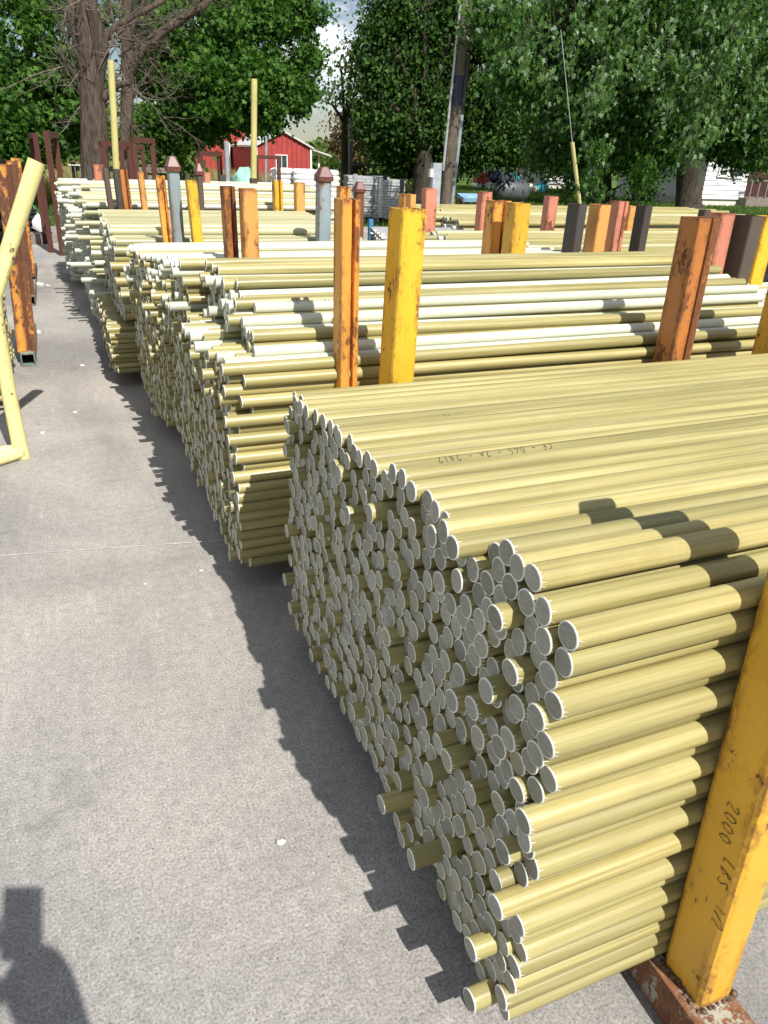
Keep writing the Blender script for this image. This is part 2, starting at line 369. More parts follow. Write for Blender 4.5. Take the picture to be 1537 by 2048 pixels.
def stack(sid, x0, y0, w, z0, top, r, L, seed, jit, kindf, relax=True, xf=None, yaw=.002, keep_in=True):
    P = pack(w, lambda y: top(y) - z0, r, seed, 160 if relax else 0)
    R = random.Random(seed + 99); ids = []
    for (y, z) in P:
        if z + z0 > top(y) - .25 * r: continue
        x = x0 + (xf(y, z + z0) if xf else 0) + jit(R, z + z0)
        RODS.append(dict(s=sid, x=x, y=y0 + y, z=z0 + z, r=r, L=L + (R.uniform(-.04, .04) if sid != 'left' else 0), kind=kindf(R, y, z + z0), yaw=R.gauss(0, yaw), pit=R.gauss(0, yaw * .6)))
        ids.append(len(RODS) - 1)
    for i in ids:
        a = RODS[i]; top_ = True; side = True
        for j in ids:
            if i == j: continue
            b = RODS[j]; dy = b['y'] - a['y']; dz = b['z'] - a['z']
            if dz > .55 * r and abs(dy) < 1.45 * r and dz < .3: top_ = False
            if dy < -.5 * r and abs(dz) < 1.1 * r and dy > -.35: side = False
        a['top'] = top_; a['side'] = side
    return ids
def interp(*pts):
    xs, zs = zip(*pts)
    return lambda y: float(np.interp(y, xs, zs))
def j1(R, z):
    k = R.random()
    return R.gauss(0, .005) if k < .80 else (-R.uniform(.008, .035) if k < .90 else R.uniform(.012, .035))
def j2(R, z):
    k = R.random(); q = 1.0 if z > .72 else .5
    return R.gauss(0, .008) if k < .62 else (-R.uniform(.01, .06) * q if k < .78 else R.uniform(.015, .08) * q)
S1 = stack('near', .575, .655, 1.46, .10, interp((0, .985), (.10, 1.005), (.21, 1.03), (.25, .985), (.45, .985), (.7, .965), (1.1, .935), (1.46, .915)), .0218, 2.62, 3, j1, lambda R, y, z: 'olive', yaw=.0036)
S2 = stack('second', .475, 2.46, 1.34, .10, interp((0, .86), (.12, .93), (.3, 1.01), (.6, 1.08), (.9, 1.12), (1.34, 1.06)), .0215, 2.55, 5, j2,
           lambda R, y, z: 'pale' if (R.random() < .42 and z > .86) else 'olive', xf=lambda y, z: (.11 + .05 * (z - .9)) * (y < 1.0) if z > .895 else 0, yaw=.005)
S3 = stack('third', .40, 3.93, 1.22, .10, interp((0, 1.02), (.5, 1.045), (1.22, 1.0)), .0205, 2.6, 8, j2,
           lambda R, y, z: 'pale' if R.random() < (.72 if z > .88 else .25 if z > .6 else .08) else 'olive', xf=lambda y, z: (.3 if z > .85 else .16) * max(0, .5 - y) * 1.6, yaw=.004)
S4a = stack('fourth_low', .24, 5.42, 1.5, .10, interp((0, .40), (1.5, .42)), .0205, 2.2, 11, j2, lambda R, y, z: 'olive', yaw=.003)
S4b = stack('fourth', .34, 5.45, 1.5, .46, interp((0, .98), (.5, 1.05), (1.5, 1.06)), .029, 1.75, 12, lambda R, z: R.gauss(0, .015), lambda R, y, z: 'cream' if z > .9 or R.random() < .3 else 'olive', yaw=.002)
S5a = stack('fifth_low', .22, 7.35, 1.9, .10, interp((0, .34), (1.9, .36)), .021, 2.2, 14, j2, lambda R, y, z: 'cream' if R.random() < .5 else 'pale', yaw=.004)
S5b = stack('fifth', .26, 7.4, 1.9, .42, interp((0, 1.10), (.9, 1.22), (1.9, 1.2)), .023, 2.25, 15, lambda R, z: j2(R, 1) * 1.4 - (.12 if R.random() < .07 else 0), lambda R, y, z: 'pale' if R.random() < .45 else 'cream', yaw=.004, relax=False)
S6 = stack('sixth', .12, 9.7, 1.5, .10, interp((0, 1.1), (1.5, 1.16)), .024, 2.6, 17, lambda R, z: j2(R, 1) * 1.5, lambda R, y, z: 'pale', yaw=.004, relax=False)
def jb(R, z): return R.uniform(0, .5) if R.random() < .5 else R.gauss(0, .04)
SA = stack('right_a', 2.92, 4.72, 1.5, .10, interp((0, .90), (1.5, 1.0)), .026, 3.4, 21, jb, lambda R, y, z: 'olive' if R.random() < .8 else 'cream', yaw=.003, relax=False)
SB = stack('right_b', 3.75, 6.95, 1.7, .10, interp((0, .98), (1.7, 1.05)), .028, 4.2, 22, jb, lambda R, y, z: 'olive' if R.random() < .7 else 'cream', yaw=.003, relax=False)
SC = stack('right_c', 3.18, 2.62, 1.2, .10, interp((0, .80), (1.2, .88)), .022, 2.6, 23, lambda R, z: R.uniform(0, .18), lambda R, y, z: 'pale' if R.random() < .35 else 'olive', yaw=.004)
SE = stack('right_e', 6.5, 4.7, 1.5, .10, interp((0, .86), (1.5, .95)), .026, 3.0, 25, jb, lambda R, y, z: 'cream', yaw=.003, relax=False)
SD = stack('black', 4.75, 4.1, .55, .10, interp((0, .95), (.55, 1.0)), .024, 2.0, 24, lambda R, z: R.gauss(0, .02), lambda R, y, z: 'black')
SL = stack('left', -3.03, 5.05, 1.15, .10, interp((0, .9), (1.15, .9)), .021, 2.6, 26, lambda R, z: R.gauss(0, .005), lambda R, y, z: 'pale_olive', yaw=.002, relax=False)
# a few rods that stand well out of the nearest pile's face, and rods with writing
for (py_, pz_, dx) in ((1.10, .22, -.075), (.95, .225, -.07), (.735, .25, -.05), (.69, .44, -.055), (.70, .12, -.055), (1.86, .42, -.03), (1.02, .95, -.03), (1.5, .78, -.03), (1.25, .60, -.028), (.84, .70, -.03), (.92, .52, -.032)):
    b = min((RODS[i] for i in S1), key=lambda a: (a['y'] - py_) ** 2 + (a['z'] - pz_) ** 2); b['x'] = .575 + dx; b['out'] = True
tops1 = [RODS[i] for i in S1 if RODS[i]['top']]
wr1 = min(tops1, key=lambda a: abs(a['y'] - 1.30)); wr1['write'] = 1
wr2 = min(tops1, key=lambda a: abs(a['y'] - 1.66)); wr2['write'] = 2
tops2 = [RODS[i] for i in S2 if RODS[i]['top']]
wr3 = min(tops2, key=lambda a: abs(a['y'] - 2.80)); wr3['write'] = 3; wr3['kind'] = 'pale'
PRM = {'olive': (OL, 'fibreglass_rod'), 'pale': (PL, 'pale_rod'), 'cream': (CR, 'pale_rod'), 'black': (DK, 'black_rod'), 'pale_olive': (('rod', 'pale_end', 'rim'), 'white_ended_rod')}
def score(a):
    d = math.sqrt((a['x']) ** 2 + a['y'] ** 2 + (a['z'] - EYE) ** 2); px = a['r'] * 2 / d * 740
    vis = a['top'] or a['side']
    if a['s'] == 'near': vis_len = 300 if vis else 26
    elif a['s'] in ('second', 'third'): vis_len = 240 if vis else 12
    elif a['s'] in ('fourth', 'fifth', 'right_a', 'right_b', 'right_c', 'fourth_low'): vis_len = 130 if vis else 6
    elif a['s'] == 'black': vis_len = 12
    else: vis_len = 25 if vis and a['s'] != 'left' else 4
    if a['s'] == 'third' and not a['top'] and a['side']: vis_len = 60
    return px * vis_len
def pick(kinds, n):
    c = [a for a in RODS if a['kind'] in kinds]; c.sort(key=score, reverse=True)
    for a in c[:n]: a['solo'] = True
for a in (wr1, wr2, wr3): a['solo'] = True
for a in RODS:
    if a.get('out'): a['solo'] = True
pick(('olive',), 275); pick(('pale', 'cream', 'pale_olive'), 200); pick(('black',), 24)
GEO = {}
def rod_label(a):
    col = {'olive': 'olive', 'pale': 'whitish green', 'cream': 'pale yellow', 'black': 'black', 'pale_olive': 'olive'}[a['kind']]
    where = {'near': 'nearest pile', 'second': 'second pile', 'third': 'third pile', 'fourth': 'fourth pile', 'fourth_low': 'low bundle under fourth pile',
             'fifth': 'fifth pile', 'fifth_low': 'low bundle under fifth pile', 'sixth': 'sixth pile', 'right_a': 'jumbled pile behind the yellow post',
             'right_b': 'farthest pile near the lawn', 'right_c': 'pile beyond the twin orange post', 'right_e': 'pile beyond the salmon post', 'black': 'pile of black rods at the right edge', 'left': 'pile behind the flaked orange post'}[a['s']]
    if a.get('write') == 1: return 'olive fibreglass rod with black handwritten code, on top of the nearest pile', None
    if a.get('write') == 2: return 'olive rod with a faint smudged marker line, on top of the nearest pile', None
    if a.get('write') == 3: return 'whitish rod with black handwriting beside the tall orange post', None
    if a.get('out'): return None, None
    if a['kind'] == 'black': return 'black rod in the pile seen end on behind the yellow post', 'black rods piled at the right edge'
    if a.get('ord'):
        n, kind = a['ord']
        return (f'{col} rod on top of the {where}, {ORD[n]} from its near edge' if kind == 'top' else f'{col} rod on the near side of the {where}, {ORD[n]} from the top'), f'{col} rods {"on top of" if kind == "top" else "on the side of"} the {where}'
    what = 'on top of the' if a['top'] else ('on the near side of the' if a['side'] else 'with sawn end showing inside the')
    return f'{col} rod {what} {where}', f'{col} rods {"on top of" if a["top"] else "on the side of" if a["side"] else "inside"} the {where}'
ORD = ('first second third fourth fifth sixth seventh eighth ninth tenth eleventh twelfth thirteenth fourteenth fifteenth sixteenth seventeenth eighteenth nineteenth twentieth twenty-first twenty-second twenty-third twenty-fourth twenty-fifth twenty-sixth twenty-seventh twenty-eighth twenty-ninth thirtieth thirty-first thirty-second thirty-third thirty-fourth thirty-fifth thirty-sixth thirty-seventh thirty-eighth thirty-ninth fortieth').split()
for sid in ('near', 'second', 'third', 'fourth'):
    for kind, key in (('top', lambda a: a['y']), ('side', lambda a: -a['z'])):
        l = sorted([a for a in RODS if a['s'] == sid and a[kind] and not (kind == 'side' and a['top']) and not a.get('write') and not a.get('out')], key=key)
        for i, a in enumerate(l[:40]): a['ord'] = (i, kind)
outs = sorted([a for a in RODS if a.get('out')], key=lambda a: (round(a['z'], 1), a['y']))
OUT_TXT = ['lowest at the corner nearest the camera', 'low down, second above the ground', 'just above the floor midway along', 'low in the face, beside the near corner', 'at the far bottom edge of the face',
           'knee high close to the near corner', 'about half way up, nearest the corner', 'in the middle of the face', 'high up near the corner', 'high on the face towards the far side', 'just below the top layer']
for k, a in enumerate(outs): a['olab'] = 'olive rod jutting from nearest pile, ' + OUT_TXT[k % len(OUT_TXT)]
rest = {}
for a in RODS:
    if not a.get('solo'): rest.setdefault('black' if a['kind'] == 'black' else 'olive' if a['kind'] in ('olive', 'pale_olive') else 'pale', []).append(a); continue
    mats, nm = PRM[a['kind']]; key = (a['kind'], a['r'], a['s'], rnd.randrange(5))
    if key not in GEO: GEO[key] = rod_mesh(nm, a['r'], a['L'], mats, len(GEO), 18 if a['s'] in ('near', 'second') else 10, a['s'] in ('near', 'second'))
    o = bpy.data.objects.new(nm, GEO[key]); COL.objects.link(o); o.location = (a['x'], a['y'], a['z'])
    o.rotation_euler = (0, a['pit'], a['yaw']); a['o'] = o
    lab, grp = rod_label(a); lab = a.get('olab', lab); tag(o, lab, 'rod', grp)
for kind, lst in rest.items():
    mb = MB(); pr = {}
    b_all_v = []; f_all = []; mi_all = []; sm_all = []; sharp_all = []
    mats = {'olive': OL, 'pale': PL, 'black': DK}[kind]; off = 0
    for a in lst:
        n = 10 if a['s'] == 'near' else 8; r = a['r']; L = a['L']; ax = Vector((1, a['yaw'], -a['pit']))
        vs = []
        for x, q in ((0, .93), (.001, 1.0), (L, 1.0)):
            for k in range(n): vs.append((a['x'] + x, a['y'] + x * a['yaw'] + q * r * math.cos(2 * PI * k / n), a['z'] - x * a['pit'] + q * r * math.sin(2 * PI * k / n)))
        o = len(mb.v); mb.v += vs
        mb.f.append(tuple(o + k for k in range(n))); mb.mi.append(1); mb.sm.append(False)
        for ra, mi, sm in ((0, 2, False), (1, 0, True)):
            for k in range(n): mb.f.append((o + ra * n + k, o + (ra + 1) * n + k, o + (ra + 1) * n + (k + 1) % n, o + ra * n + (k + 1) % n)); mb.mi.append(mi); mb.sm.append(sm)
        mb.f.append(tuple(o + 2 * n + k for k in range(n))[::-1]); mb.mi.append(1); mb.sm.append(False)
        mb.sharp += [(o + n * q + k, o + n * q + (k + 1) % n) for q in (0, 1, 2) for k in range(n)]
    nm = {'olive': 'fibreglass_rods', 'pale': 'pale_rods', 'black': 'black_rods'}[kind]
    tag(mb.build(nm, [M[k] for k in mats]), {'olive': 'remaining olive rods deep inside the piles', 'pale': 'remaining pale rods deep inside the piles', 'black': 'remaining black rods in the right hand pile'}[kind], None, None, 'stuff')
# ------------------------------------------------------------------ handwriting
GL = {'0': [[(.5, 1), (.15, .8), (.1, .35), (.4, 0), (.75, .25), (.8, .7), (.5, 1)]], '1': [[(.35, .8), (.5, 1), (.45, 0)]],
      '2': [[(.1, .75), (.35, 1), (.7, .85), (.65, .55), (.1, .02), (.8, .05)]], '4': [[(.6, 0), (.6, 1), (.1, .35), (.85, .38)]], '6': [[(.75, .95), (.3, .7), (.12, .3), (.4, 0), (.75, .2), (.6, .48), (.18, .35)]],
      '5': [[(.8, 1), (.3, .98), (.2, .55), (.65, .55), (.75, .2), (.4, 0), (.1, .1)]], 'C': [[(.85, .85), (.45, 1), (.12, .6), (.2, .12), (.8, .08)]], 'F': [[(.2, 0), (.3, 1), (.9, .98)], [(.25, .55), (.7, .55)]],
      'A': [[(.05, 0), (.45, 1), (.8, 0)], [(.2, .4), (.68, .4)]], '-': [[(.15, .5), (.8, .5)]], 'S': [[(.8, .9), (.4, 1), (.15, .75), (.7, .4), (.6, .05), (.1, .1)]], 'L': [[(.25, 1), (.15, .03), (.75, .06)]],
      'B': [[(.15, 0), (.25, 1), (.7, .85), (.28, .55), (.8, .3), (.15, 0)]], '/': [[(.1, 0), (.8, 1)]], ' ': [], 'P': [[(.15, 0), (.25, 1), (.75, .85), (.65, .55), (.22, .5)]],
      'H': [[(.15, 0), (.2, 1)], [(.7, 0), (.75, 1)], [(.18, .5), (.72, .5)]], 'i': [[(.4, 0), (.42, .55)]], 'g': [[(.7, .55), (.25, .5), (.25, .1), (.65, .15), (.7, .5), (.6, -.4), (.2, -.35)]],
      'h': [[(.2, 0), (.25, 1)], [(.22, .4), (.55, .5), (.6, 0)]], 'l': [[(.4, 0), (.45, 1)]], 'e': [[(.2, .3), (.65, .35), (.45, .58), (.2, .3), (.4, 0), (.7, .1)]], 'r': [[(.3, 0), (.32, .5), (.7, .5)]]}
def writing(txt, h, w, thick, surf, jit=.05, seed=1):
    R = random.Random(seed); b = MB(); x = 0
    for ch in txt:
        for st in GL.get(ch, []):
            pts = [(x + (px + R.uniform(-jit, jit)) * w, (py + R.uniform(-jit, jit)) * h) for px, py in st]
            for _ in range(2):
                if len(pts) > 2:
                    q = [pts[0]]
                    for (a, c) in zip(pts[:-1], pts[1:]): q += [(a[0] * .75 + c[0] * .25, a[1] * .75 + c[1] * .25), (a[0] * .25 + c[0] * .75, a[1] * .25 + c[1] * .75)]
                    pts = q + [pts[-1]]
            n = len(pts); L_ = []; R2 = []
            for i, p in enumerate(pts):
                a, c = pts[max(i - 1, 0)], pts[min(i + 1, n - 1)]; dx, dy = c[0] - a[0], c[1] - a[1]; l = math.hypot(dx, dy) + 1e-9
                tk = thick * R.uniform(.32, .55) * (1.1 - .6 * i / n); L_.append(surf(p[0] - dy / l * tk, p[1] + dx / l * tk)); R2.append(surf(p[0] + dy / l * tk, p[1] - dx / l * tk))
            b.add(L_ + R2, [(i, i + 1, n + i + 1, n + i) for i in range(n - 1)])
        x += w * 1.15
    return b
def rod_surf(a, x_at, ang):                                   # text read from the far side: runs towards -X, its top towards the camera
    r = a['r'] + .0005
    def f(u, v):
        t = ang - v / r; return (x_at - a['x'] - u, r * math.sin(t), r * math.cos(t))
    return f
writing('CF - 065 - 2A - 2412', .019, .0125, .0017, rod_surf(wr1, .955, .05)).build('marker_writing', M['ink'], wr1['o'])
writing('-- 24 -', .012, .010, .0016, rod_surf(wr2, .93, .0)).build('marker_writing', M['inkgrey'], wr2['o'])
def surf3(u, v):
    r = wr3['r'] + .0005; t = -.55 + v / r
    return (u + .775 - wr3['x'], r * math.sin(t), r * math.cos(t))
writing('High Filler', .016, .014, .0018, surf3).build('marker_writing', M['ink'], wr3['o'])
# white paint dab and dark fleck beside the writing
wb = max((a for a in tops1 if a.get('solo') and .012 < a['y'] - wr1['y'] < .075), key=lambda a: a['z'], default=wr1); rw = wb['r'] + .0006
def dab(cx, hw, hl, mat, seed):
    R = random.Random(seed); b = MB(); vs = []
    for i in range(7):
        v = (i / 6 - .5) * 2; l = hl * math.sqrt(max(.05, 1 - v * v)) * R.uniform(.6, 1.15)
        vs += [(cx - wb['x'] + u, rw * math.sin(v * hw / rw - .25), rw * math.cos(v * hw / rw - .25)) for u in (-l + R.uniform(-.003, .003), l + R.uniform(-.003, .003))]
    b.add(vs, [(2 * i, 2 * i + 1, 2 * i + 3, 2 * i + 2) for i in range(6)]); b.build('paint_dab', mat, wb['o'])
dab(.885, .011, .010, M['white'], 3); dab(.918, .004, .012, M['ink'], 4)
# ------------------------------------------------------------------ rack frames
def post_geo(kind, w, d, z0, z1, loc, rz, lean, parent, mat, cap=None, wt=.006):
    Rz = Matrix.Rotation(rz, 3, 'Z'); loc = Vector(loc)
    def xf(p):
        q = Rz @ Vector((p.x, p.y, 0)); k = p.z - z0
        return Vector((loc.x + q.x + lean[0] * k, loc.y + q.y + lean[1] * k, p.z))
    b = MB()
    if kind == 'tube': b.prism(rr(w, d), rr(w - 2 * wt, d - 2 * wt, .008), z0, z1, xf)
    elif kind == 'double':                                     # two channels welded toe to toe, the joint a groove on the front
        for sx, ww in ((-1, w * .52), (1, w * .30)):
            cx = -w / 2 + ww / 2 if sx < 0 else w / 2 - ww / 2
            b.prism([(x + cx, y + (0 if sx < 0 else .006)) for x, y in rr(ww, d - (0 if sx < 0 else .012), .007)], [(x + cx, y) for x, y in rr(ww - 2 * wt, d - 2 * wt - .01, .004)], z0, z1, xf)
        gr = [(w * .0, -d / 2 + .035), (w * .23, -d / 2 + .035), (w * .23, d / 2 - .012), (w * .0, d / 2 - .012)]
        b.prism(gr, [(x * .98, y * .98) for x, y in gr], z0, z1 - .004, xf)
    elif kind == 'beam':                                       # wide flange
        for yy in (-d / 2 + .005, d / 2 - .005):
            q = [(-w / 2, yy - .005), (w / 2, yy - .005), (w / 2, yy + .005), (-w / 2, yy + .005)]
            b.prism(q, [(x * .99, y * .999) for x, y in q], z0, z1, xf)
        q = [(-.006, -d / 2 + .01), (.006, -d / 2 + .01), (.006, d / 2 - .01), (-.006, d / 2 - .01)]
        b.prism(q, [(x * .9, y * .999) for x, y in q], z0, z1 - .002, xf)
    o = b.build('post', mat, parent)
    if cap:
        c = MB(); h = .09; a = [xf(Vector((x, y, z1 + .001))) for x, y in rr(w + .02, d + .02, .01)]; a2 = [xf(Vector((x, y, z1 + .03))) for x, y in rr(w + .02, d + .02, .01)]
        t_ = [xf(Vector((x, y, z1 + h))) for x, y in rr(w * .6, d * .6, .01)]; n = len(a)
        c.add(a + a2 + t_, [(k, (k + 1) % n, n + (k + 1) % n, n + k) for k in range(n)] + [(n + k, n + (k + 1) % n, 2 * n + (k + 1) % n, 2 * n + k) for k in range(n)] + [tuple(range(2 * n, 3 * n)), tuple(range(n))[::-1]])
        c.build('post_cap', M[cap], o)
    return o
def rail_geo(x, y0, y1, parent, mat, w=.10, h=.095, wt=.008):
    b = MB(); q = [(-w / 2, 0), (w / 2, 0), (w / 2, h), (-w / 2, h)]; p = [(-w / 2 + wt, wt), (w / 2 - wt, wt), (w / 2 - wt, h - wt), (-w / 2 + wt, h - wt)]
    def xf(v): return Vector((x[0] + (x[1] - x[0]) * (v.z - y0) / (y1 - y0) + v.x, v.z, v.y + .003))
    b.prism(q, p, y0, y1, xf); return b.build('base_rail', mat, parent)
def welds(parent, w, d, z, loc, rz, seed):
    R = random.Random(seed); b = MB(); Rz = Matrix.Rotation(rz, 3, 'Z'); ring = rr(w + .008, d + .008, .012)
    N = 46
    per = []
    for i in range(len(ring)):
        a, c = Vector(ring[i]), Vector(ring[(i + 1) % len(ring)]); k = max(1, int((c - a).length / .0065))
        per += [a.lerp(c, j / k) for j in range(k)]
    for p in per:
        s = R.uniform(.0035, .0085); q = Rz @ Vector((p.x + R.uniform(-.005, .005), p.y + R.uniform(-.005, .005), 0)); c = Vector(loc) + q; c.z = z + R.uniform(-.001, .004)
        vs = []
        for (tz, tr, n) in ((1, 0, 1), (.5, .86, 6), (-.5, .86, 6)):
            vs += [(c.x + s * tr * math.cos(6.283 * j / max(n, 1)), c.y + s * tr * math.sin(6.283 * j / max(n, 1)), c.z + s * tz * .8) for j in range(n)]
        b.add(vs, [(0, 1 + j, 1 + (j + 1) % 6) for j in range(6)] + [(1 + j, 7 + j, 7 + (j + 1) % 6, 1 + (j + 1) % 6) for j in range(6)], 0, True)
    b.build('weld_bead', [M['weld']], parent)
def P(px_mid, py, y, w=None): return at(px_mid, py, 1, y)
def frame(label, near, far=None, rail='teal', group='steel rack frames holding the rods'):
    """near / far: (px left, px edge, px right, py top, y plane, kind, material, cap, depth, lean)"""
    specs = []
    for s in (near, far):
        if not s: continue
        (pl, pm, pr, py, y, kd, mt, cap, dp, ln) = s
        a = at(pm, py, 1, y); b = at(pr, py, 1, y); specs.append(dict(x=(a.x + b.x) / 2, w=b.x - a.x, z=a.z, y=y, kd=kd, mt=mt, cap=cap, d=dp, ln=ln))
    e = empty('rack_frame', (specs[0]['x'], specs[0]['y'], 0), label, 'rack', group)
    inv = Vector(e.location)
    for s in specs:
        lx, ly = s['ln']; z0 = .098; k = s['z'] - z0
        post_geo(s['kd'], s['w'], s['d'], z0, s['z'], (s['x'] - lx * k - inv.x, s['y'] + s['d'] / 2 - ly * k - inv.y, 0), 0, s['ln'], e, M[s['mt']], s['cap'])
    xs = [s['x'] - s['ln'][0] * (s['z'] - .1) - inv.x for s in specs]; ys = [s['y'] - inv.y for s in specs]
    if len(specs) == 1: xs.append(xs[0]); ys.append(ys[0] + 1.3)
    rail_geo((xs[0], xs[1]), ys[0] - .05, ys[1] + .2, e, M[rail])
    return e
# nearest frame: yellow post in the right foreground, built on its own numbers
e = empty('rack_frame', (.975, .60, 0), 'rusty yellow rack frame of the nearest rods, handwriting on its near post', 'rack', 'steel rack frames holding the rods')
np_ = post_geo('tube', .080, .105, .098, 1.385, (0, 0, 0), -.03, (-.046, .0), e, M['yellow'])
post_geo('tube', .088, .115, .098, 1.402, (.045 - .02, 1.715, 0), .04, (.03, .0), e, M['yellow_clean'])
rail_geo((-.015, .03), -.115, 1.9, e, M['rail'], .11, .095)
welds(e, .080, .100, .099, (0, 0, 0), -.03, 4)
def psurf(u, v):                                              # writing runs down the shaded left face, its top towards the near edge
    z = .60 - u; x = -.0412 + (-.046) * (z - .098) ; return (x - .0008, .038 - v, z)
writing('2000', .024, .021, .0026, lambda u, v: psurf(u, v + .030), .07, 5).build('marker_writing', M['ink'], np_)
writing('LBS', .024, .021, .0024, lambda u, v: psurf(u + .115, v + .050), .07, 6).build('marker_writing', M['ink'], np_)
writing('1/2', .024, .016, .0024, lambda u, v: psurf(u + .225, v + .062), .07, 7).build('marker_writing', M['ink'], np_)
G2 = 'steel rack frames holding the rods'
frame('rusty orange twin channel rack frame standing in front of the second rod pile', (667, 685, 726, 399, 2.43, 'double', 'orange', None, .09, (.0, 0)), (478, 485, 516, 378, 3.84, 'tube', 'tan', None, .10, (.0, 0)))
frame('rack frame with rust orange twin channel post and bright yellow post behind', (437, 447, 472, 373, 3.98, 'double', 'orange_rust', None, .10, (-.01, 0)), (366, 374, 395, 361, 5.2, 'tube', 'yellow_clean', None, .09, (-.04, 0)))
frame('narrow orange rack frame at the aisle end of the fourth pile', (310, 312, 331, 351, 5.32, 'double', 'orange', None, .06, (-.03, 0)), (269, 276, 288, 344, 7.05, 'tube', 'tan', None, .10, (-.03, 0)), group=G2)
frame('tall grey blue rack frame with a dark red cap beside the yellow post', (333, 337, 360, 343, 5.40, 'tube', 'blue', 'redcap', .10, (-.0, 0)), (394, 395, 406, 350, 7.0, 'tube', 'brown', 'redcap', .1, (0, 0)))
frame('grey blue rack frame with dark red cap leaning right', (634, 640, 665, 363, 5.30, 'tube', 'blue', 'redcap', .10, (.02, 0)), (709, 714, 730, 385, 7.1, 'tube', 'rust', 'redcap', .1, (0, 0)))
frame('dark brown steel rack frame left of the rust orange post', (222, 226, 238, 338, 7.20, 'tube', 'dark', None, .09, (-.02, 0)), (165, 172, 184, 331, 9.5, 'tube', 'dark', None, .09, (0, 0)))
frame('rust orange rack frame beside a dark brown post', (236, 239, 256, 339, 7.24, 'double', 'orange_rust', None, .09, (-.02, 0)), (182, 186, 202, 329, 9.5, 'tube', 'pink', None, .09, (0, 0)))
frame('brown steel rack frame nearest the aisle at the fifth pile', (197, 206, 217, 336, 7.1, 'tube', 'brown', None, .10, (-.03, 0)), (202, 203, 214, 329, 9.6, 'tube', 'pink', None, .09, (0, 0)))
frame('bright yellow twin channel rack frame before the white sack pallets', (548, 549, 567, 361, 7.2, 'double', 'yellow_clean', None, .10, (0, 0)), None)
frame('tan orange rack frame before the white sack pallets', (592, 593, 611, 365, 7.0, 'tube', 'tan', None, .10, (0, 0)), None)
frame('short orange twin channel rack frame behind the tall orange post', (678, 680, 703, 373, 6.9, 'double', 'orange', None, .10, (0, 0)), None)
frame('rusty orange twin channel rack frame on the right of the second pile', (1385, 1402, 1448, 437, 2.32, 'double', 'orange_rust', None, .11, (.0, 0)), (1474, 1506, 1530, 433, 3.42, 'tube', 'brown', None, .14, (0, 0)))
e4 = frame('yellow rack post at the right edge beside the nearest rods', (1606, 1622, 1680, 438, 2.16, 'tube', 'yellow', None, .12, (.0, 0)), None)
frame('salmon rack frame partly hidden by the twin orange post', (1432, 1446, 1474, 427, 3.5, 'tube', 'pink', None, .10, (0, 0)), None)
frame('tan yellow rack frame behind the broad brown post', (1532, 1534, 1560, 433, 3.7, 'tube', 'yellow_clean', None, .10, (0, 0)), None)
frame('orange twin channel rack frame beside the yellow post in mid yard', (982, 990, 1027, 402, 3.75, 'double', 'orange', None, .10, (.01, 0)), (820, 822, 834, 389, 5.4, 'tube', 'tan', None, .10, (0, 0)))
frame('bright yellow rack frame in mid yard before the jumbled rods', (1024, 1033, 1065, 407, 3.55, 'tube', 'yellow', None, .11, (.01, 0)), (806, 808, 822, 389, 5.6, 'tube', 'orange', None, .10, (0, 0)))
frame('dark brown rack frame left of a tan orange post', (1137, 1160, 1177, 409, 4.05, 'tube', 'dark', None, .13, (.01, 0)), (958, 966, 987, 384, 6.1, 'tube', 'pink', None, .10, (.01, 0)))
frame('tan orange rack frame right of a dark brown post', (1187, 1202, 1225, 410, 4.05, 'tube', 'tan', None, .12, (.01, 0)), (1092, 1100, 1119, 393, 6.3, 'tube', 'pink', None, .10, (.01, 0)))
frame('red slotted rack frame in front of the lawn', (1222, 1240, 1262, 403, 4.8, 'double', 'pink', None, .12, (.01, 0)), (1259, 1262, 1280, 412, 6.6, 'tube', 'tan', None, .10, (.01, 0)))
frame('short dark brown rack frame right of the red slotted posts', (1278, 1293, 1308, 412, 4.4, 'tube', 'dark', None, .11, (.01, 0)), (1393, 1412, 1424, 420, 6.0, 'tube', 'brown', None, .10, (.01, 0)))
frame('salmon pink rack frame beside the utility pole', (850, 853, 877, 377, 6.5, 'tube', 'pink', None, .10, (0, 0)), None)
frame('salmon rack frame in front of the red shed', (405, 408, 421, 345, 9.3, 'tube', 'pink', None, .10, (0, 0)), (371, 372, 380, 347, 11, 'tube', 'dark', None, .10, (0, 0)))
frame('dark steel rack frame before the green tarpaulin', (500, 503, 516, 357, 8.8, 'tube', 'dark', None, .10, (0, 0)), (438, 440, 452, 350, 11, 'tube', 'dark', None, .10, (0, 0)))
# left hand racks with their feet
def left_frame(label, y, x, w, mat, kd, top=1.41, lean=.09, foot='teal', far=True):
    e = empty('rack_frame', (x, y, 0), label, 'rack', 'left rack frames')
    post_geo(kd, .09, w, .098, top, (0, 0, 0), PI / 2, (lean, 0), e, M[mat])
    b = MB(); b.box((-.5, 0, .05), (1.16, .10, .095)); b.build('base_rail', M[foot], e)
    post_geo(kd, .09, w, .098, top, (-1.02, 0, 0), PI / 2, (0, 0), e, M[mat]); return e
def wide_left(label, y, x, w, mat, foot, top, lean):
    e = empty('rack_frame', (x, y, 0), label, 'rack', 'left rack frames')
    post_geo('double', w, .10, .098, top, (-w / 2, .05, 0), 0, (lean, 0), e, M[mat])
    rail_geo((-w / 2, -w / 2), -.06, 1.1, e, M[foot]); return e
wide_left('wide orange rack frame with flaking paint, nearest of the left row', 6.25, -.275, .135, 'orange_flake', 'teal', 1.405, .055)
wide_left('orange rust rack frame with teal foot, second in the left row', 8.8, -.315, .10, 'orange_flake', 'teal', 1.38, .03)
wide_left('plain orange rack frame, farthest in the left row', 10.2, -.32, .10, 'orange', 'brown', 1.38, .03)
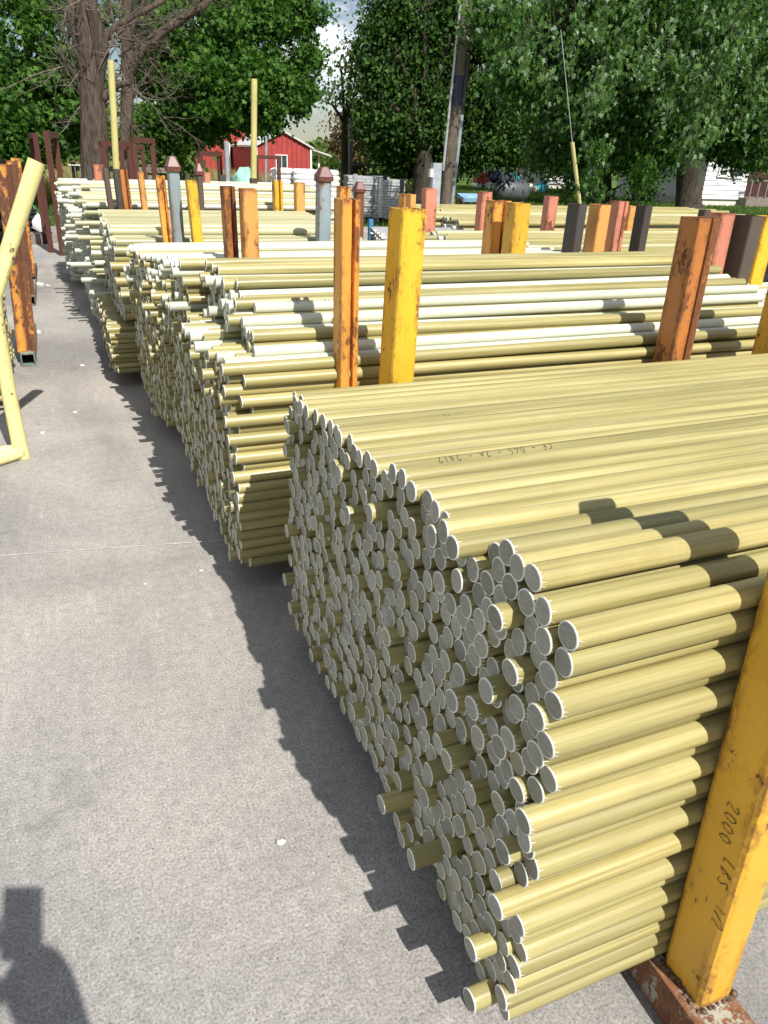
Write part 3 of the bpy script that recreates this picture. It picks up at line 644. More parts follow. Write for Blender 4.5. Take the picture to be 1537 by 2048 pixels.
# ------------------------------------------------------------------ pale yellow pipe stand at the left edge
A0 = at(45, 915, 2, 0); e = empty('pipe_stand', (A0.x, A0.y, 0), 'pale yellow bent steel pipe stand with chipped paint', 'stand')
b = MB(); b.tube([(0, 0, .0), (-.005, 0, .35), (.0, 0, .74), (.012, 0, .86), (.30, 0, 1.47)], [.040, .037, .037, .037, .040], 18); b.build('upright', M['pipe'], e)
b = MB(); b.tube([(.0, 0, .72), (-.9, 0, .72)], .036, 16); b.build('crossbar', M['pipe'], e)
b = MB(); b.tube([(0, 0, .04), (-.9, .0, .04)], .036, 16); b.tube([(0, -.01, .035), (-.35, -.25, .035)], .034, 16); b.build('foot_bar', M['pipe'], e)
b = MB(); b.tube([(-.9, 0, 0), (-.9, 0, .74), (-.92, 0, .86), (-1.2, 0, 1.47)], .038, 16); b.build('upright', M['pipe'], e)
e.rotation_euler = (0, 0, .0)
# ------------------------------------------------------------------ far end of the aisle: rusty goal frames, hose coils, debris
def goal(label, p0, p1, h, w=.07, mat='deep_rust', lean=(0, 0)):
    e = empty('steel_portal', (p0[0], p0[1], 0), label, 'steel frame', 'rusty upright frames')
    d = Vector((p1[0] - p0[0], p1[1] - p0[1], 0)); a = math.atan2(d.y, d.x)
    for q in (Vector((0, 0, 0)), d): 
        b = MB(); b.prism(rr(w, w, .006), rr(w - .012, w - .012, .004), 0, h, lambda p, q=q: Vector((q.x + p.x + lean[0] * p.z, q.y + p.y + lean[1] * p.z, p.z))); b.build('leg', M[mat], e)
    b = MB(); b.box((d.x / 2 + lean[0] * h, d.y / 2 + lean[1] * h, h + w / 2), (d.length + w, w, w), a); b.build('top_bar', M[mat], e)
    b = MB(); b.box((d.x / 2, d.y / 2, .25), (d.length - w - .01, w * .7, w * .7), a); b.build('brace', M[mat], e)
    return e
def gp(px, py, y): q = at(px, py, 1, y); return (q.x, q.y)
goal('rusty upright steel frame at the end of the aisle, left of its twin', gp(94, 440, 13.3), gp(86, 440, 14.5), 1.60, .075, lean=(.01, 0))
goal('rusty upright steel frame at the end of the aisle, beside the pale rods', gp(116, 440, 12.9), gp(132, 440, 14.2), 1.62, .085, lean=(.01, 0))
goal('low dark rust frame under the twin trunked tree', gp(209, 330, 14.5), gp(262, 330, 14.8), 1.53, .08)
goal('dark rust frame right of the twin trunked tree', gp(272, 330, 14.0), gp(308, 330, 14.3), 1.60, .08)
goal('narrow rust frame right behind the twin trunked tree', gp(246, 330, 15.5), gp(288, 330, 15.8), 1.50, .07)
goal('dark rust frame before the red barn door', gp(402, 330, 16), gp(440, 330, 16.3), 1.42, .09)
goal('rust frame before the red shed with a single arm', gp(514, 330, 17), gp(558, 330, 17), 1.40, .07)
hx = at(-30, 420, 1, 11.2); e = empty('hose_coil', (hx.x - .58, 11.2, 0), 'tall dome of black corrugated pipe coils tied with green straps', 'pipe coil')
R = random.Random(4)
coil_r = lambda k: .95 if k < 8 else .95 - (k - 7) ** 1.5 * .045
for k in range(13):
    z = .10 + k * .135; rad = coil_r(k)
    b = MB(); n = 40; b.tube([(rad * math.cos(2 * PI * j / n) + R.uniform(-.01, .01), rad * math.sin(2 * PI * j / n), z + R.uniform(-.008, .008)) for j in range(n + 1)], .068, 8); b.build('pipe_loop', M['black'], e)
b = MB()
for a0 in (-1.15, -.55):
    pts = [((coil_r(k) + .075) * math.cos(a0 - k * .02), (coil_r(k) + .075) * math.sin(a0 - k * .02), .10 + k * .135) for k in range(13)]
    b.tube(pts, .014, 4)
b.build('strap', M['green_strap'], e)
hx = at(62, 460, 2, .02); e = empty('hose_coil', (hx.x - .15, hx.y, 0), 'small black pipe coil lying beside a white plastic bag', 'pipe coil')
for k in range(4):
    b = MB(); b.tube([(.26 * math.cos(2 * PI * j / 24), .26 * math.sin(2 * PI * j / 24), .06 + k * .10) for j in range(25)], .05, 8); b.build('pipe_loop', M['black'], e)
b = MB(); b.tube([(.26 + .06, 0, .02), (.30 + .04, .02, .25), (.26, .04, .46)], .012, 4); b.build('strap', M['green_strap'], e)
def lump(name, loc, s, mat, label, cat, seed, sq=.6, n=10, rough=.35, parent=None):
    R = random.Random(seed); b = MB(); vs = []; m_ = n // 2
    for i in range(m_ + 1):
        for j in range(n):
            t = PI * i / m_ ; ph = 2 * PI * j / n; q = 1 + R.uniform(-rough, rough)
            vs.append((s[0] * q * math.sin(t) * math.cos(ph), s[1] * q * math.sin(t) * math.sin(ph), s[2] * q * math.cos(t)))
    fs = [(i * n + j, i * n + (j + 1) % n, (i + 1) * n + (j + 1) % n, (i + 1) * n + j) for i in range(m_) for j in range(n)]
    b.add(vs, fs, 0, True); o = b.build(name, mat, parent, loc)
    if label: tag(o, label, cat)
    return o
q = at(80, 448, 2, .15); lump('plastic_bag', q, (.13, .16, .16), M['white'], 'crumpled white plastic bag beside the small black coil', 'bag', 3)
q = at(66, 480, 2, .05)
b = MB(); b.box((0, 0, .08), (.22, .45, .16), .2); tag(b.build('timber_block', M['wood'], None, (q.x, q.y, 0)), 'weathered timber block at the end of the aisle', 'timber')
q = at(95, 485, 2, 0); tag(lump('dirt_heap', (q.x, q.y + .3, -.02), (.32, .5, .16), M['wood'], None, None, 9), 'low heap of dirt at the end of the aisle', 'dirt heap')
# stones and chips on the slab
for k, (px, py, s, txt) in enumerate(((149, 621, .045, 'largest pale stone lying on the aisle beside the low rod bundle'), (80, 571, .05, 'pale stone near the teal foot of the left rack'), (74, 667, .05, 'flat pale stone beside the flaked orange post'),
        (562, 1685, .013, 'tiny pale chip of stone on the near concrete'), (291, 1169, .010, 'tiny white chip on the concrete beside the pile shadow'), (165, 732, .018, 'small white chip on the aisle concrete in mid distance'), (151, 826, .016, 'small pale chip on the aisle near the yellow pipe stand'), (404, 1142, .010, 'tiny white chip at the shadow edge'), (86, 868, .02, 'small pale chip right of the yellow pipe stand'), (97, 573, .03, 'pale stone nearer the rods of the far aisle'))):
    q = at(px, py, 2, 0); lump('stone', (q.x, q.y, s * .25), (s, s * .75, s * .45), M['stone'], txt, 'stone', 40 + k, n=8)
# pipe crossing behind the near post
b = MB(); q = at(1450, 1840, 2, .05); b.box((1.35, .0, 0), (2.7, .05, .07)); tag(b.build('flat_bar', M['dark'], None, (.99 + .06, 1.02, .05)), 'dark grey steel bar lying on the ground under the nearest rods', 'steel bar')
# ------------------------------------------------------------------ mid ground: pallets, metal pile, poles
def pallet(e, w, d, mat='wood'):
    for k in range(5):
        b = MB(); b.box((-w / 2 + (k + .5) * w / 5, 0, .125), (w / 5 - .03, d, .022)); b.build('deck_board', M[mat], e)
    for k in (-1, 0, 1):
        b = MB(); b.box((0, k * (d / 2 - .05), .06), (w, .09, .10)); b.build('bearer', M[mat], e)
def sack_mesh(w, d, h):
    b = MB(); n = 12; vs = []
    for iz, (z, k) in enumerate(((0, .86), (h * .25, .99), (h * .7, 1.0), (h, .86))):
        vs += [(w / 2 * k * abs(math.cos(t)) ** .5 * math.copysign(1, math.cos(t)), d / 2 * k * abs(math.sin(t)) ** .5 * math.copysign(1, math.sin(t)), z) for t in [2 * PI * (j + .5) / n for j in range(n)]]
    b.add(vs, [(i * n + j, i * n + (j + 1) % n, (i + 1) * n + (j + 1) % n, (i + 1) * n + j) for i in range(3) for j in range(n)] + [tuple(range(3 * n, 4 * n)), tuple(range(n))[::-1]], 0, True); return b.mesh('sack', M['sack'])
M['sack'] = plain('white_sack', (.70, .70, .67), .6, 0, .12, 12, .3); sm_ = sack_mesh(.5, .38, .115)
def sackpallet(px, y, n, label, w=1.02, d=.8):
    q = at(px, 430, 1, y); e = empty('sack_pallet', (q.x, y, 0), label, 'pallet', 'pallets of white sacks', -.25); pallet(e, w, d)
    R = random.Random(int(px))
    for k in range(n):
        for i in (-1, 1):
            for j in (-1, 1):
                o = bpy.data.objects.new('sack', sm_); COL.objects.link(o); o.parent = e; o.location = (i * .25 + R.uniform(-.02, .02), j * .2 + R.uniform(-.02, .02), .138 + k * .108); o.rotation_euler = (0, 0, R.uniform(-.06, .06))
sackpallet(588, 17.5, 10, 'pallet stacked with white sacks behind the tan orange post', .9)
sackpallet(632, 17.2, 10, 'pallet stacked with white sacks, right hand one of two')
M['board'] = plain('grey_boards', (.36, .37, .37), .7, 0, .25, 10)
def boards(px, y, w, n, label):
    q = at(px, 430, 1, y); e = empty('board_bundle', (q.x, y, 0), label, 'bundle', 'bundles of grey boards', -.2); bm = None
    b = MB(); b.box((0, 0, 0), (w, .9, .056)); bm = b.mesh('board', M['board']); R = random.Random(3)
    for k in range(n):
        o = bpy.data.objects.new('board', bm); COL.objects.link(o); o.parent = e; o.location = (R.uniform(-.03, .03), R.uniform(-.02, .02), .14 + k * .064)
    for x in (-.32, .4):
        b = MB(); b.box((x * w, -.465, .14 + n * .032), (.11, .012, n * .066)); b.build('strap', M['black'] if x > 0 else M['steel'], e)
    for x in (-.4, .4):
        b = MB(); b.box((x * w, 0, .05), (.10, .9, .10)); b.build('bearer', M['wood'], e)
boards(730, 19.5, 1.05, 15, 'strapped bundle of grey boards left of the orange post'); boards(772, 19.2, .75, 14, 'smaller strapped bundle of grey boards beside the lawn')
e = empty('metal_pile', (3.05, 6.3, 0), 'pile of bright galvanised tubes behind the tall yellow post', 'tube pile'); R = random.Random(8)
b = MB(); b.tube([(0, 0, 0), (1.6, 0, 0)], .02, 8); tm = b.mesh('metal_tube', M['steel'])
for k in range(8):
    for j in range(18):
        if k < 5 and 0 < j < 17: continue
        o = bpy.data.objects.new('metal_tube', tm); COL.objects.link(o); o.parent = e; o.location = (-.55 + R.uniform(-.04, .04) + j * .022, -.5 + j * .083, .60 + k * .042); o.rotation_euler = (0, 0, R.gauss(0, .004))
for x in (.0, .8):
    b = MB(); b.box((x, .2, .29), (.1, 1.5, .57)); b.build('support', M['wood'], e)
q = at(742, 438, 1, 8.6); b = MB(); b.box((0, 0, q.z / 2), (.05, .05, q.z)); tag(b.build('blue_stake', plain('blue_paint', (.05, .22, .42), .5), None, (q.x, q.y, 0)), 'short blue stake standing behind the galvanised tubes', 'stake')
def standing_rod(label, px0, py0, px1, py1, y):
    a = at(px0, py0, 1, y); c = at(px1, py1, 1, y); t = (c.z - 0) / (c.z - a.z); base = c + (a - c) * t
    b = MB(); b.tube([(0, 0, 0), tuple(c - base)], .033, 12); tag(b.build('standing_rod', M['cream'] if False else M['pipe_rod'], None, base), label, 'rod')
M['pipe_rod'] = plain('yellow_green_rod', (.48, .43, .17), .45, 0, .12)
standing_rod('tall yellow green rod standing upright left of the twin trunked tree', 233, 335, 222, 121, 9.0)
standing_rod('tall yellow green rod standing upright before the red shed', 508, 345, 509, 158, 9.0)
q = at(454, 360, 1, 16); b = MB(); h = at(456, 283, 1, 16).z; b.tube([(0, 0, 0), (.03, 0, h)], .05, 10); tag(b.build('steel_pole', M['steel'], None, (q.x, q.y, 0)), 'thin grey steel pole before the red barn', 'pole')
q = at(528, 360, 1, 20); b = MB(); h = at(533, 275, 1, 20).z; b.tube([(0, 0, 0), (.1, 0, h)], .035, 8); tag(b.build('steel_pole', M['steel'], None, (q.x, q.y, 0)), 'thin grey steel pole leaning before the red shed', 'pole')
q = at(490, 365, 1, 15); lump('tarpaulin', (q.x, q.y, at(490, 366, 1, 15).z), (.20, .2, .24), plain('mint_tarp', (.27, .52, .42), .5, 0, .15), 'crumpled mint green tarpaulin before the red shed', 'tarpaulin', 12, n=14)
# utility pole
A = at(890, 415, 1, 16); B = at(937, -20, 1, 16); dd = (B - A) / (B.z - A.z)
base = A - dd * A.z; e = empty('utility_pole', base, 'leaning wooden utility pole with conduit, dark blue band and meter box', 'utility pole')
Ht = 8.0
def ax(z, off=(0, 0)): return (dd.x * z + off[0], dd.y * z + off[1], z)
b = MB(); b.tube([ax(z) for z in (0, 2, 4, 6, 8)], [.135, .125, .115, .105, .10], 16); b.build('pole_shaft', M['pole_wood'], e)
zb0 = at(917, 212, 1, 16).z; zb1 = at(927, 152, 1, 16).z
b = MB(); b.tube([ax(zb0), ax(zb1)], [.124, .122], 16); b.build('band', plain('navy_band', (.012, .018, .045), .5), e)
b = MB(); b.tube([ax(z, (-.155, -.03)) for z in (1.3, 4, 8)], .030, 8); b.build('conduit', M['steel'], e)
b = MB(); b.tube([ax(z, (.135, -.05)) for z in (0, 1, at(937, 230, 1, 16).z)], .052, 8); b.build('cable_guard', plain('grey_guard', (.20, .24, .26), .5), e)
b = MB(); b.tube([ax(z, (.135, -.05)) for z in (at(937, 230, 1, 16).z, at(942, 110, 1, 16).z)], .06, 8); b.tube([ax(z, (.16, -.05)) for z in (3.4, 8)], .022, 6); b.build('cable', M['black'], e)
b = MB(); b.box((-.27, -.06, .95), (.20, .14, 1.0)); mb_ = b.build('meter_box', plain('box_grey', (.36, .39, .43), .5, .2), e)
b = MB(); b.box((-.40, -.08, 1.25), (.06, .10, .16)); b.build('meter', M['white'], mb_)
b = MB(); b.tube([ax(.05, (.08, -.16)), ax(.62, (.08, -.16))], .05, 8); b.build('marker_plate', M['yellow_clean'], e)
# second pole far off
A = at(697, 370, 1, 30); e = empty('utility_pole', (A.x, 30, 0), 'distant grey wooden pole with a cross arm above brown brush', 'utility pole'); h = at(699, 206, 1, 30).z
b = MB(); b.tube([(0, 0, 0), (.06, 0, h)], [.15, .13], 12); b.build('pole_shaft', M['pole_grey'], e)
b = MB(); b.box((-.28, 0, h - .35), (.55, .08, .10), 0, 0, Matrix.Rotation(-.35, 3, 'Y')); b.build('arm', M['pole_grey'], e)
b = MB(); b.box((.22, -.16, 1.05), (.22, .12, .42)); b.build('box', M['dark'], e)
# guy wire with yellow guard
A = at(1160, 408, 1, 12); B = at(1145, 285, 1, 12); T_ = at(1122, 60, 1, 12); dirv = (A - B).normalized(); base = A + dirv * (A.z / -dirv.z) if dirv.z < 0 else A
e = empty('guy_wire', base, 'guy wire with a long yellow plastic guard', 'guy wire')
b = MB(); b.tube([(0, 0, 0), tuple(B - base)], .035, 8); b.build('guard', M['pipe_rod'], e)
b = MB(); b.tube([tuple(B - base), tuple(T_ - base)], .008, 5); b.build('wire', M['steel'], e)
# ------------------------------------------------------------------ sheds and houses
M['red'] = plain('red_metal_siding', (.36, .048, .042), .6, 0, .16, 3)
M['redroof'] = plain('pale_metal_roof', (.62, .62, .62), .45, .2, .1)
M['shade_in'] = plain('painted_interior_shade', (.02, .012, .012), .9)
M['glass'] = plain('window_glass', (.05, .06, .07), .08)
def shed(label, x0, x1, y, eave, apex_x, apex, depth, windows=(), door=None, parts=True, trim=.10):
    e = empty('metal_shed', (x0, y, 0), label, 'shed'); W_ = x1 - x0; ax_ = apex_x - x0
    roofz = lambda x: eave + (apex - eave) * (1 - abs(x - ax_) / (ax_ if x < ax_ else W_ - ax_))
    n = max(4, int(W_ / .27)); R = random.Random(5)
    for k in range(n):
        a = k * W_ / n; c = (k + 1) * W_ / n
        if door and door[0] - x0 < (a + c) / 2 < door[1] - x0: lo = door[2]
        else: lo = 0
        b = MB(); rb = .03; segs = [(a, 0), (a + rb, -.03), (a + 2 * rb, -.03), (a + 3 * rb, 0), (c, 0)]
        for (xa, ya), (xb, yb) in zip(segs[:-1], segs[1:]): b.add([(xa, ya, lo), (xb, yb, lo), (xb, yb, roofz(xb)), (xa, ya, roofz(xa))], [(0, 1, 2, 3)])
        b.build('wall_panel', M['red'], e)
    for xx in (0, W_):
        b = MB(); b.box((xx + (.01 if xx else -.01), depth / 2, eave / 2), (.06, depth - .06, eave)); b.build('side_wall', M['red'], e)
    b = MB(); b.box((W_ / 2, depth, eave / 2), (W_ - .1, .06, eave)); b.build('back_wall', M['red'], e)
    for sx in (0, 1):
        xa, xb = (-.15, ax_) if sx == 0 else (ax_, W_ + .15); za, zb = (eave - .05, apex) if sx == 0 else (apex, eave - .05)
        b = MB(); b.add([(xa, -.15, za), (xb, -.15, zb), (xb, depth + .15, zb), (xa, depth + .15, za), (xa, -.15, za + .10), (xb, -.15, zb + .10), (xb, depth + .15, zb + .10), (xa, depth + .15, za + .10)], [(0, 1, 2, 3), (7, 6, 5, 4), (0, 4, 5, 1), (2, 6, 7, 3), (0, 3, 7, 4), (1, 5, 6, 2)]); b.build('roof', M['redroof'], e)
    for xx in (.0, W_):
        b = MB(); b.box((xx, -.05, eave / 2), (trim, .04, eave)); b.build('corner_trim', M['white'], e)
    for (xa, xb, za, zb) in windows:
        b = MB(); xa -= x0; xb -= x0; cx, cz = (xa + xb) / 2, (za + zb) / 2
        for bx in (((xa + xb) / 2, zb, xb - xa + .08, .05), ((xa + xb) / 2, za, xb - xa + .08, .05), (xa, cz, .05, zb - za), (xb, cz, .05, zb - za), (cx, cz, .03, zb - za)): b.box((bx[0], -.06, bx[1]), (bx[2], .06, bx[3]))
        w_ = b.build('window', M['white'], e); b = MB(); b.box((cx, -.045, cz), (xb - xa, .02, zb - za)); b.build('pane', M['glass'], w_)
    if door:
        b = MB(); b.box(((door[0] + door[1]) / 2 - x0, .9, door[2] / 2), (door[1] - door[0], .1, door[2])); b.build('doorway_shade_panel', M['shade_in'], e)  # near-black panel inside the opening, its colour standing in for interior shade
        for xx in door[:2]:
            b = MB(); b.box((xx - x0, -.06, door[2] / 2), (.12, .06, door[2])); b.build('door_trim', M['white'], e)
    return e
def X(px, py, y): return at(px, py, 1, y).x
def Z(px, py, y): return at(px, py, 1, y).z
shed('red metal shed with pale roof edge and one white framed window', X(514, 330, 44), X(622, 330, 44), 44, Z(622, 297, 44), X(566, 264, 44), Z(566, 264, 44), 7, [(X(552, 320, 44), X(574, 320, 44), Z(560, 336, 44), Z(560, 310, 44))])
shed('larger red barn with a dark open doorway behind the maple', X(352, 300, 50), X(512, 300, 50), 50, Z(512, 262, 50), X(452, 240, 50), Z(452, 240, 50), 9, [], (X(460, 330, 50), X(506, 330, 50), Z(480, 286, 50)))
b = MB(); b.box((X(612, 320, 46) + .95, 47, Z(640, 306, 46)), (1.2, 2.6, .08), 0, 0, Matrix.Rotation(.25, 3, 'Y')); e = empty('lean_to', (0, 0, 0), 'small pale lean to roof on the right of the red shed', 'lean-to'); b.build('roof', M['redroof'], e)
b = MB(); b.box((X(640, 330, 46), 46.2, Z(640, 308, 46) / 2), (.1, .1, Z(640, 308, 46))); b.build('support_post', M['white'], e)
M['siding'] = plain('white_siding', (.74, .74, .76), .6, 0, .05)
def house(label, px0, px1, y, py_base, py_eave, depth, mat, wins=(), boards_=True, roofc='dark'):
    x0, x1 = X(px0, 360, y), X(px1, 360, y); h = Z((px0 + px1) / 2, py_eave, y); e = empty('house', (x0, y, 0), label, 'house'); W_ = x1 - x0
    zb = .3; n = max(6, int((h - zb) / .19)); bh = (h - zb) / n
    for k in range(n):
        b = MB(); z = zb + k * bh; b.add([(0, -.03, z), (W_, -.03, z), (W_, 0, z + bh), (0, 0, z + bh), (0, 0, z), (W_, 0, z)], [(0, 1, 2, 3), (4, 5, 1, 0)]); b.build('siding_board', M[mat], e)
    b = MB(); b.box((W_ / 2, depth / 2 + .05, zb / 2), (W_ - .05, depth, zb)); b.build('foundation', M['stone'], e)
    b = MB(); b.box((W_ / 2, depth / 2 + .02, (h + zb) / 2), (W_, depth, h - zb)); b.build('wall', M[mat], e)
    b = MB(); b.add([(-.4, -.4, h), (W_ + .4, -.4, h), (W_ + .4, depth + .4, h), (-.4, depth + .4, h), (-.4, depth / 2, h + 1.8), (W_ + .4, depth / 2, h + 1.8)], [(0, 1, 5, 4), (2, 3, 4, 5), (0, 4, 3), (1, 2, 5), (3, 2, 1, 0)]); b.build('roof', M[roofc], e)
    for (pa, pb, ya, yb) in wins:
        xa, xb, za, zb_ = X(pa, 350, y) - x0, X(pb, 350, y) - x0, Z(pa, yb, y), Z(pa, ya, y); cx, cz = (xa + xb) / 2, (za + zb_) / 2; b = MB()
        for q in ((cx, zb_, xb - xa + .16, .09), (cx, za, xb - xa + .16, .09), (xa, cz, .09, zb_ - za), (xb, cz, .09, zb_ - za), (cx, cz, xb - xa, .05)): b.box((q[0], -.07, q[1]), (q[2], .06, q[3]))
        w_ = b.build('window', M['white'], e); b = MB(); b.box((cx, -.05, cz), (xb - xa - .02, .02, zb_ - za - .02)); b.build('pane', M['glass'], w_)
    return e
hs = house('white clapboard house with dark window behind the right hand trunk', 1410, 1495, 28, 410, 275, 6, 'siding', [(1436, 1452, 325, 352), (1456, 1484, 322, 354)])
e = empty('porch', (X(1498, 380, 27.5), 27.5, 0), 'dark red porch beside the white house', 'porch')
b = MB(); b.box((1.3, .6, .2), (2.6, 1.2, .4)); b.build('deck', M['wood'], e)
b = MB(); b.box((1.3, 1.2, 1.4), (2.6, .08, 2.4)); b.build('wall', plain('red_brown_wall', (.05, .015, .012), .8), e)
for k in range(6):
    b = MB(); b.box((.1 + k * .48, 0, .75), (.06, .06, .7)); b.build('baluster', M['wood'], e)
b = MB(); b.box((1.3, 0, 1.13), (2.6, .08, .06)); b.build('handrail', M['wood'], e)
house('grey house half hidden behind the maple trunks', 1092, 1215, 44, 375, 318, 8, 'board', [(1092, 1108, 335, 358), (1150, 1172, 332, 356)])
house('pale building far behind the propane tank', 1030, 1078, 52, 372, 340, 6, 'siding', [(1046, 1056, 346, 358)])
# yard things on the lawn
M['pool'] = plain('turquoise_plastic', (.03, .42, .50), .4)
q = at(1058, 382, 1, 38); e = empty('paddling_pool', (q.x, 38, 0), 'round turquoise paddling pool on the lawn', 'paddling pool')
b = MB(); n = 28; b.prism([(.85 * math.cos(2 * PI * k / n), .85 * math.sin(2 * PI * k / n)) for k in range(n)], [(.78 * math.cos(2 * PI * k / n), .78 * math.sin(2 * PI * k / n)) for k in range(n)], .02, .42); b.build('wall', M['pool'], e)
b = MB(); b.add([(.78 * math.cos(2 * PI * k / n), .78 * math.sin(2 * PI * k / n), .3) for k in range(n)], [tuple(range(n))]); b.build('water', plain('pool_water', (.05, .3, .36), .1), e)
q = at(1048, 362, 1, 38); b = MB(); b.tube([(0, 0, 0), (0, .0, .42), (0, -.4, .75), (0, -.9, .55)], .22, 10); tag(b.build('toy_slide', M['pool'], None, (q.x - .2, 39.2, 0)), 'small turquoise toy slide behind the paddling pool', 'toy')
q = at(1095, 372, 1, 38); lump('beach_ball', (q.x, 38.4, .34), (.34, .34, .34), plain('pale_blue_toy', (.35, .62, .75), .4), 'round pale blue ball beside the paddling pool', 'ball', 5, n=16, rough=0)
q = at(1112, 370, 1, 36); lump('boulder', (q.x - 1.0, 37, .2), (.45, .35, .25), M['stone'], 'dull rounded stone between pool and ball', 'stone', 15)
q = at(1022, 390, 1, 27); e = empty('propane_tank', (q.x, 27, 0), 'grey domed propane tank on the lawn behind the yellow post', 'tank')
b = MB(); b.tube([(-.75, 0, .5), (-.68, 0, .5), (-.5, 0, .5), (.5, 0, .5), (.68, 0, .5), (.75, 0, .5)], [.05, .28, .40, .40, .28, .05], 16); b.build('shell', plain('tank_grey', (.08, .09, .10), .5), e)
b = MB(); b.tube([(0, 0, .88), (0, 0, 1.05)], .13, 10); b.build('valve_cover', plain('tank_grey', (.2, .2, .2)), e)
for x in (-.4, .4): b = MB(); b.box((x, 0, .06), (.08, .5, .12)); b.build('leg', M['steel'], e)
q = at(1008, 350, 1, 40); e = empty('farm_gate', (q.x, 40, 0), 'white tubular farm gate on the far lawn', 'gate')
for k in range(6): b = MB(); b.tube([(-.9, 0, .25 + k * .2), (1.1, 0, .25 + k * .2)], .028, 6); b.build('rail', M['white'], e)
for x in (-.9, .1, 1.1): b = MB(); b.tube([(x, -.03, 0), (x, -.03, 1.32)], .03, 6); b.build('upright', M['white'], e)
q = at(990, 365, 1, 33); e = empty('round_grill', (q.x, 33, 0), 'small dark blue round covered grill on the lawn', 'grill')
lump('cover', (0, 0, .85), (.32, .32, .30), plain('navy_cover', (.02, .015, .09), .5), None, None, 4, n=14, rough=.02, parent=e)
for a in (0, 2.1, 4.2): b = MB(); b.tube([(.25 * math.cos(a), .25 * math.sin(a), 0), (.12 * math.cos(a), .12 * math.sin(a), .65)], .02, 6); b.build('leg', M['black'], e)
q = at(972, 358, 1, 42); e = empty('toy_car', (q.x - .3, 42, 0), 'small red ride on toy by the white farm gate', 'toy'); b = MB(); b.box((0, 0, .45), (.8, .5, .35)); b.box((.1, 0, .74), (.45, .42, .22)); b.build('body', plain('red_plastic', (.5, .03, .05), .4), e)
for x in (-.28, .28): b = MB(); b.tube([(x, -.3, .18), (x, .3, .18)], .17, 10); b.build('wheel', M['white'], e)
q = at(1022, 372, 1, 31); e = empty('wire_basket', (q.x, 30, 0), 'dark wire tomato cage standing behind the propane tank', 'cage')
for k in range(4): b = MB(); b.tube([(.3 * math.cos(2 * PI * j / 14), .3 * math.sin(2 * PI * j / 14), .5 + k * .28) for j in range(15)], .018, 5); b.build('hoop', M['rust'], e)
for k in range(6): b = MB(); b.tube([(.3 * math.cos(k * PI / 3), .3 * math.sin(k * PI / 3), 0), (.3 * math.cos(k * PI / 3), .3 * math.sin(k * PI / 3), 1.4)], .015, 5); b.build('stake', M['rust'], e)
q = at(940, 410, 1, 19); e = empty('blue_bench', (q.x, 19, 0), 'low pale blue seat on rusty posts beside the utility pole', 'seat')
b = MB(); b.box((0, 0, .62), (.62, .4, .10), .0, 0, Matrix.Rotation(.25, 3, 'X')); b.build('seat', plain('pale_blue', (.22, .38, .52), .5), e)
for x in (-.28, .32): b = MB(); b.box((x, .0, .30), (.09, .09, .60)); b.build('leg', M['rust'], e)
# wooden fence on the left, cattle panel
e = empty('rail_fence', (gp(150, 350, 24)[0], 24, 0), 'low weathered wooden rail fence behind the far racks', 'fence'); wlen = X(340, 350, 24) - X(140, 350, 24)
for k, z in enumerate((.55, .95)): b = MB(); b.box((wlen / 2, 0, z), (wlen, .05, .14)); b.build('rail', M['wood'], e)
for k in range(5): b = MB(); b.box((k * wlen / 4, .08, .55), (.12, .10, 1.1)); b.build('fence_post', M['wood'], e)
e = empty('wire_fence', (gp(140, 340, 23)[0], 23, 0), 'pale wire mesh panel left of the twin trunked tree', 'fence')
for k in range(8): b = MB(); b.tube([(k * .13, 0, .55), (k * .13, 0, 1.05)], .012, 4); b.build('wire', M['steel'], e)
for z in (.56, 1.04): b = MB(); b.tube([(-.02, -.02, z), (.95, -.02, z)], .02, 5); b.build('rail', M['steel'], e)
e = empty('pipe_rail', (X(700, 322, 26), 26, 0), 'dark pipe hitching rail beside the distant grey pole', 'rail')
b = MB(); b.tube([(0, 0, 1.25), (1.9, 0, 1.25)], .035, 6); b.build('rail', M['dark'], e)
for x in (0.9, 1.85): b = MB(); b.tube([(x, 0.03, 0), (x, .03, 1.24)], .04, 6); b.build('rail_post', M['dark'], e)
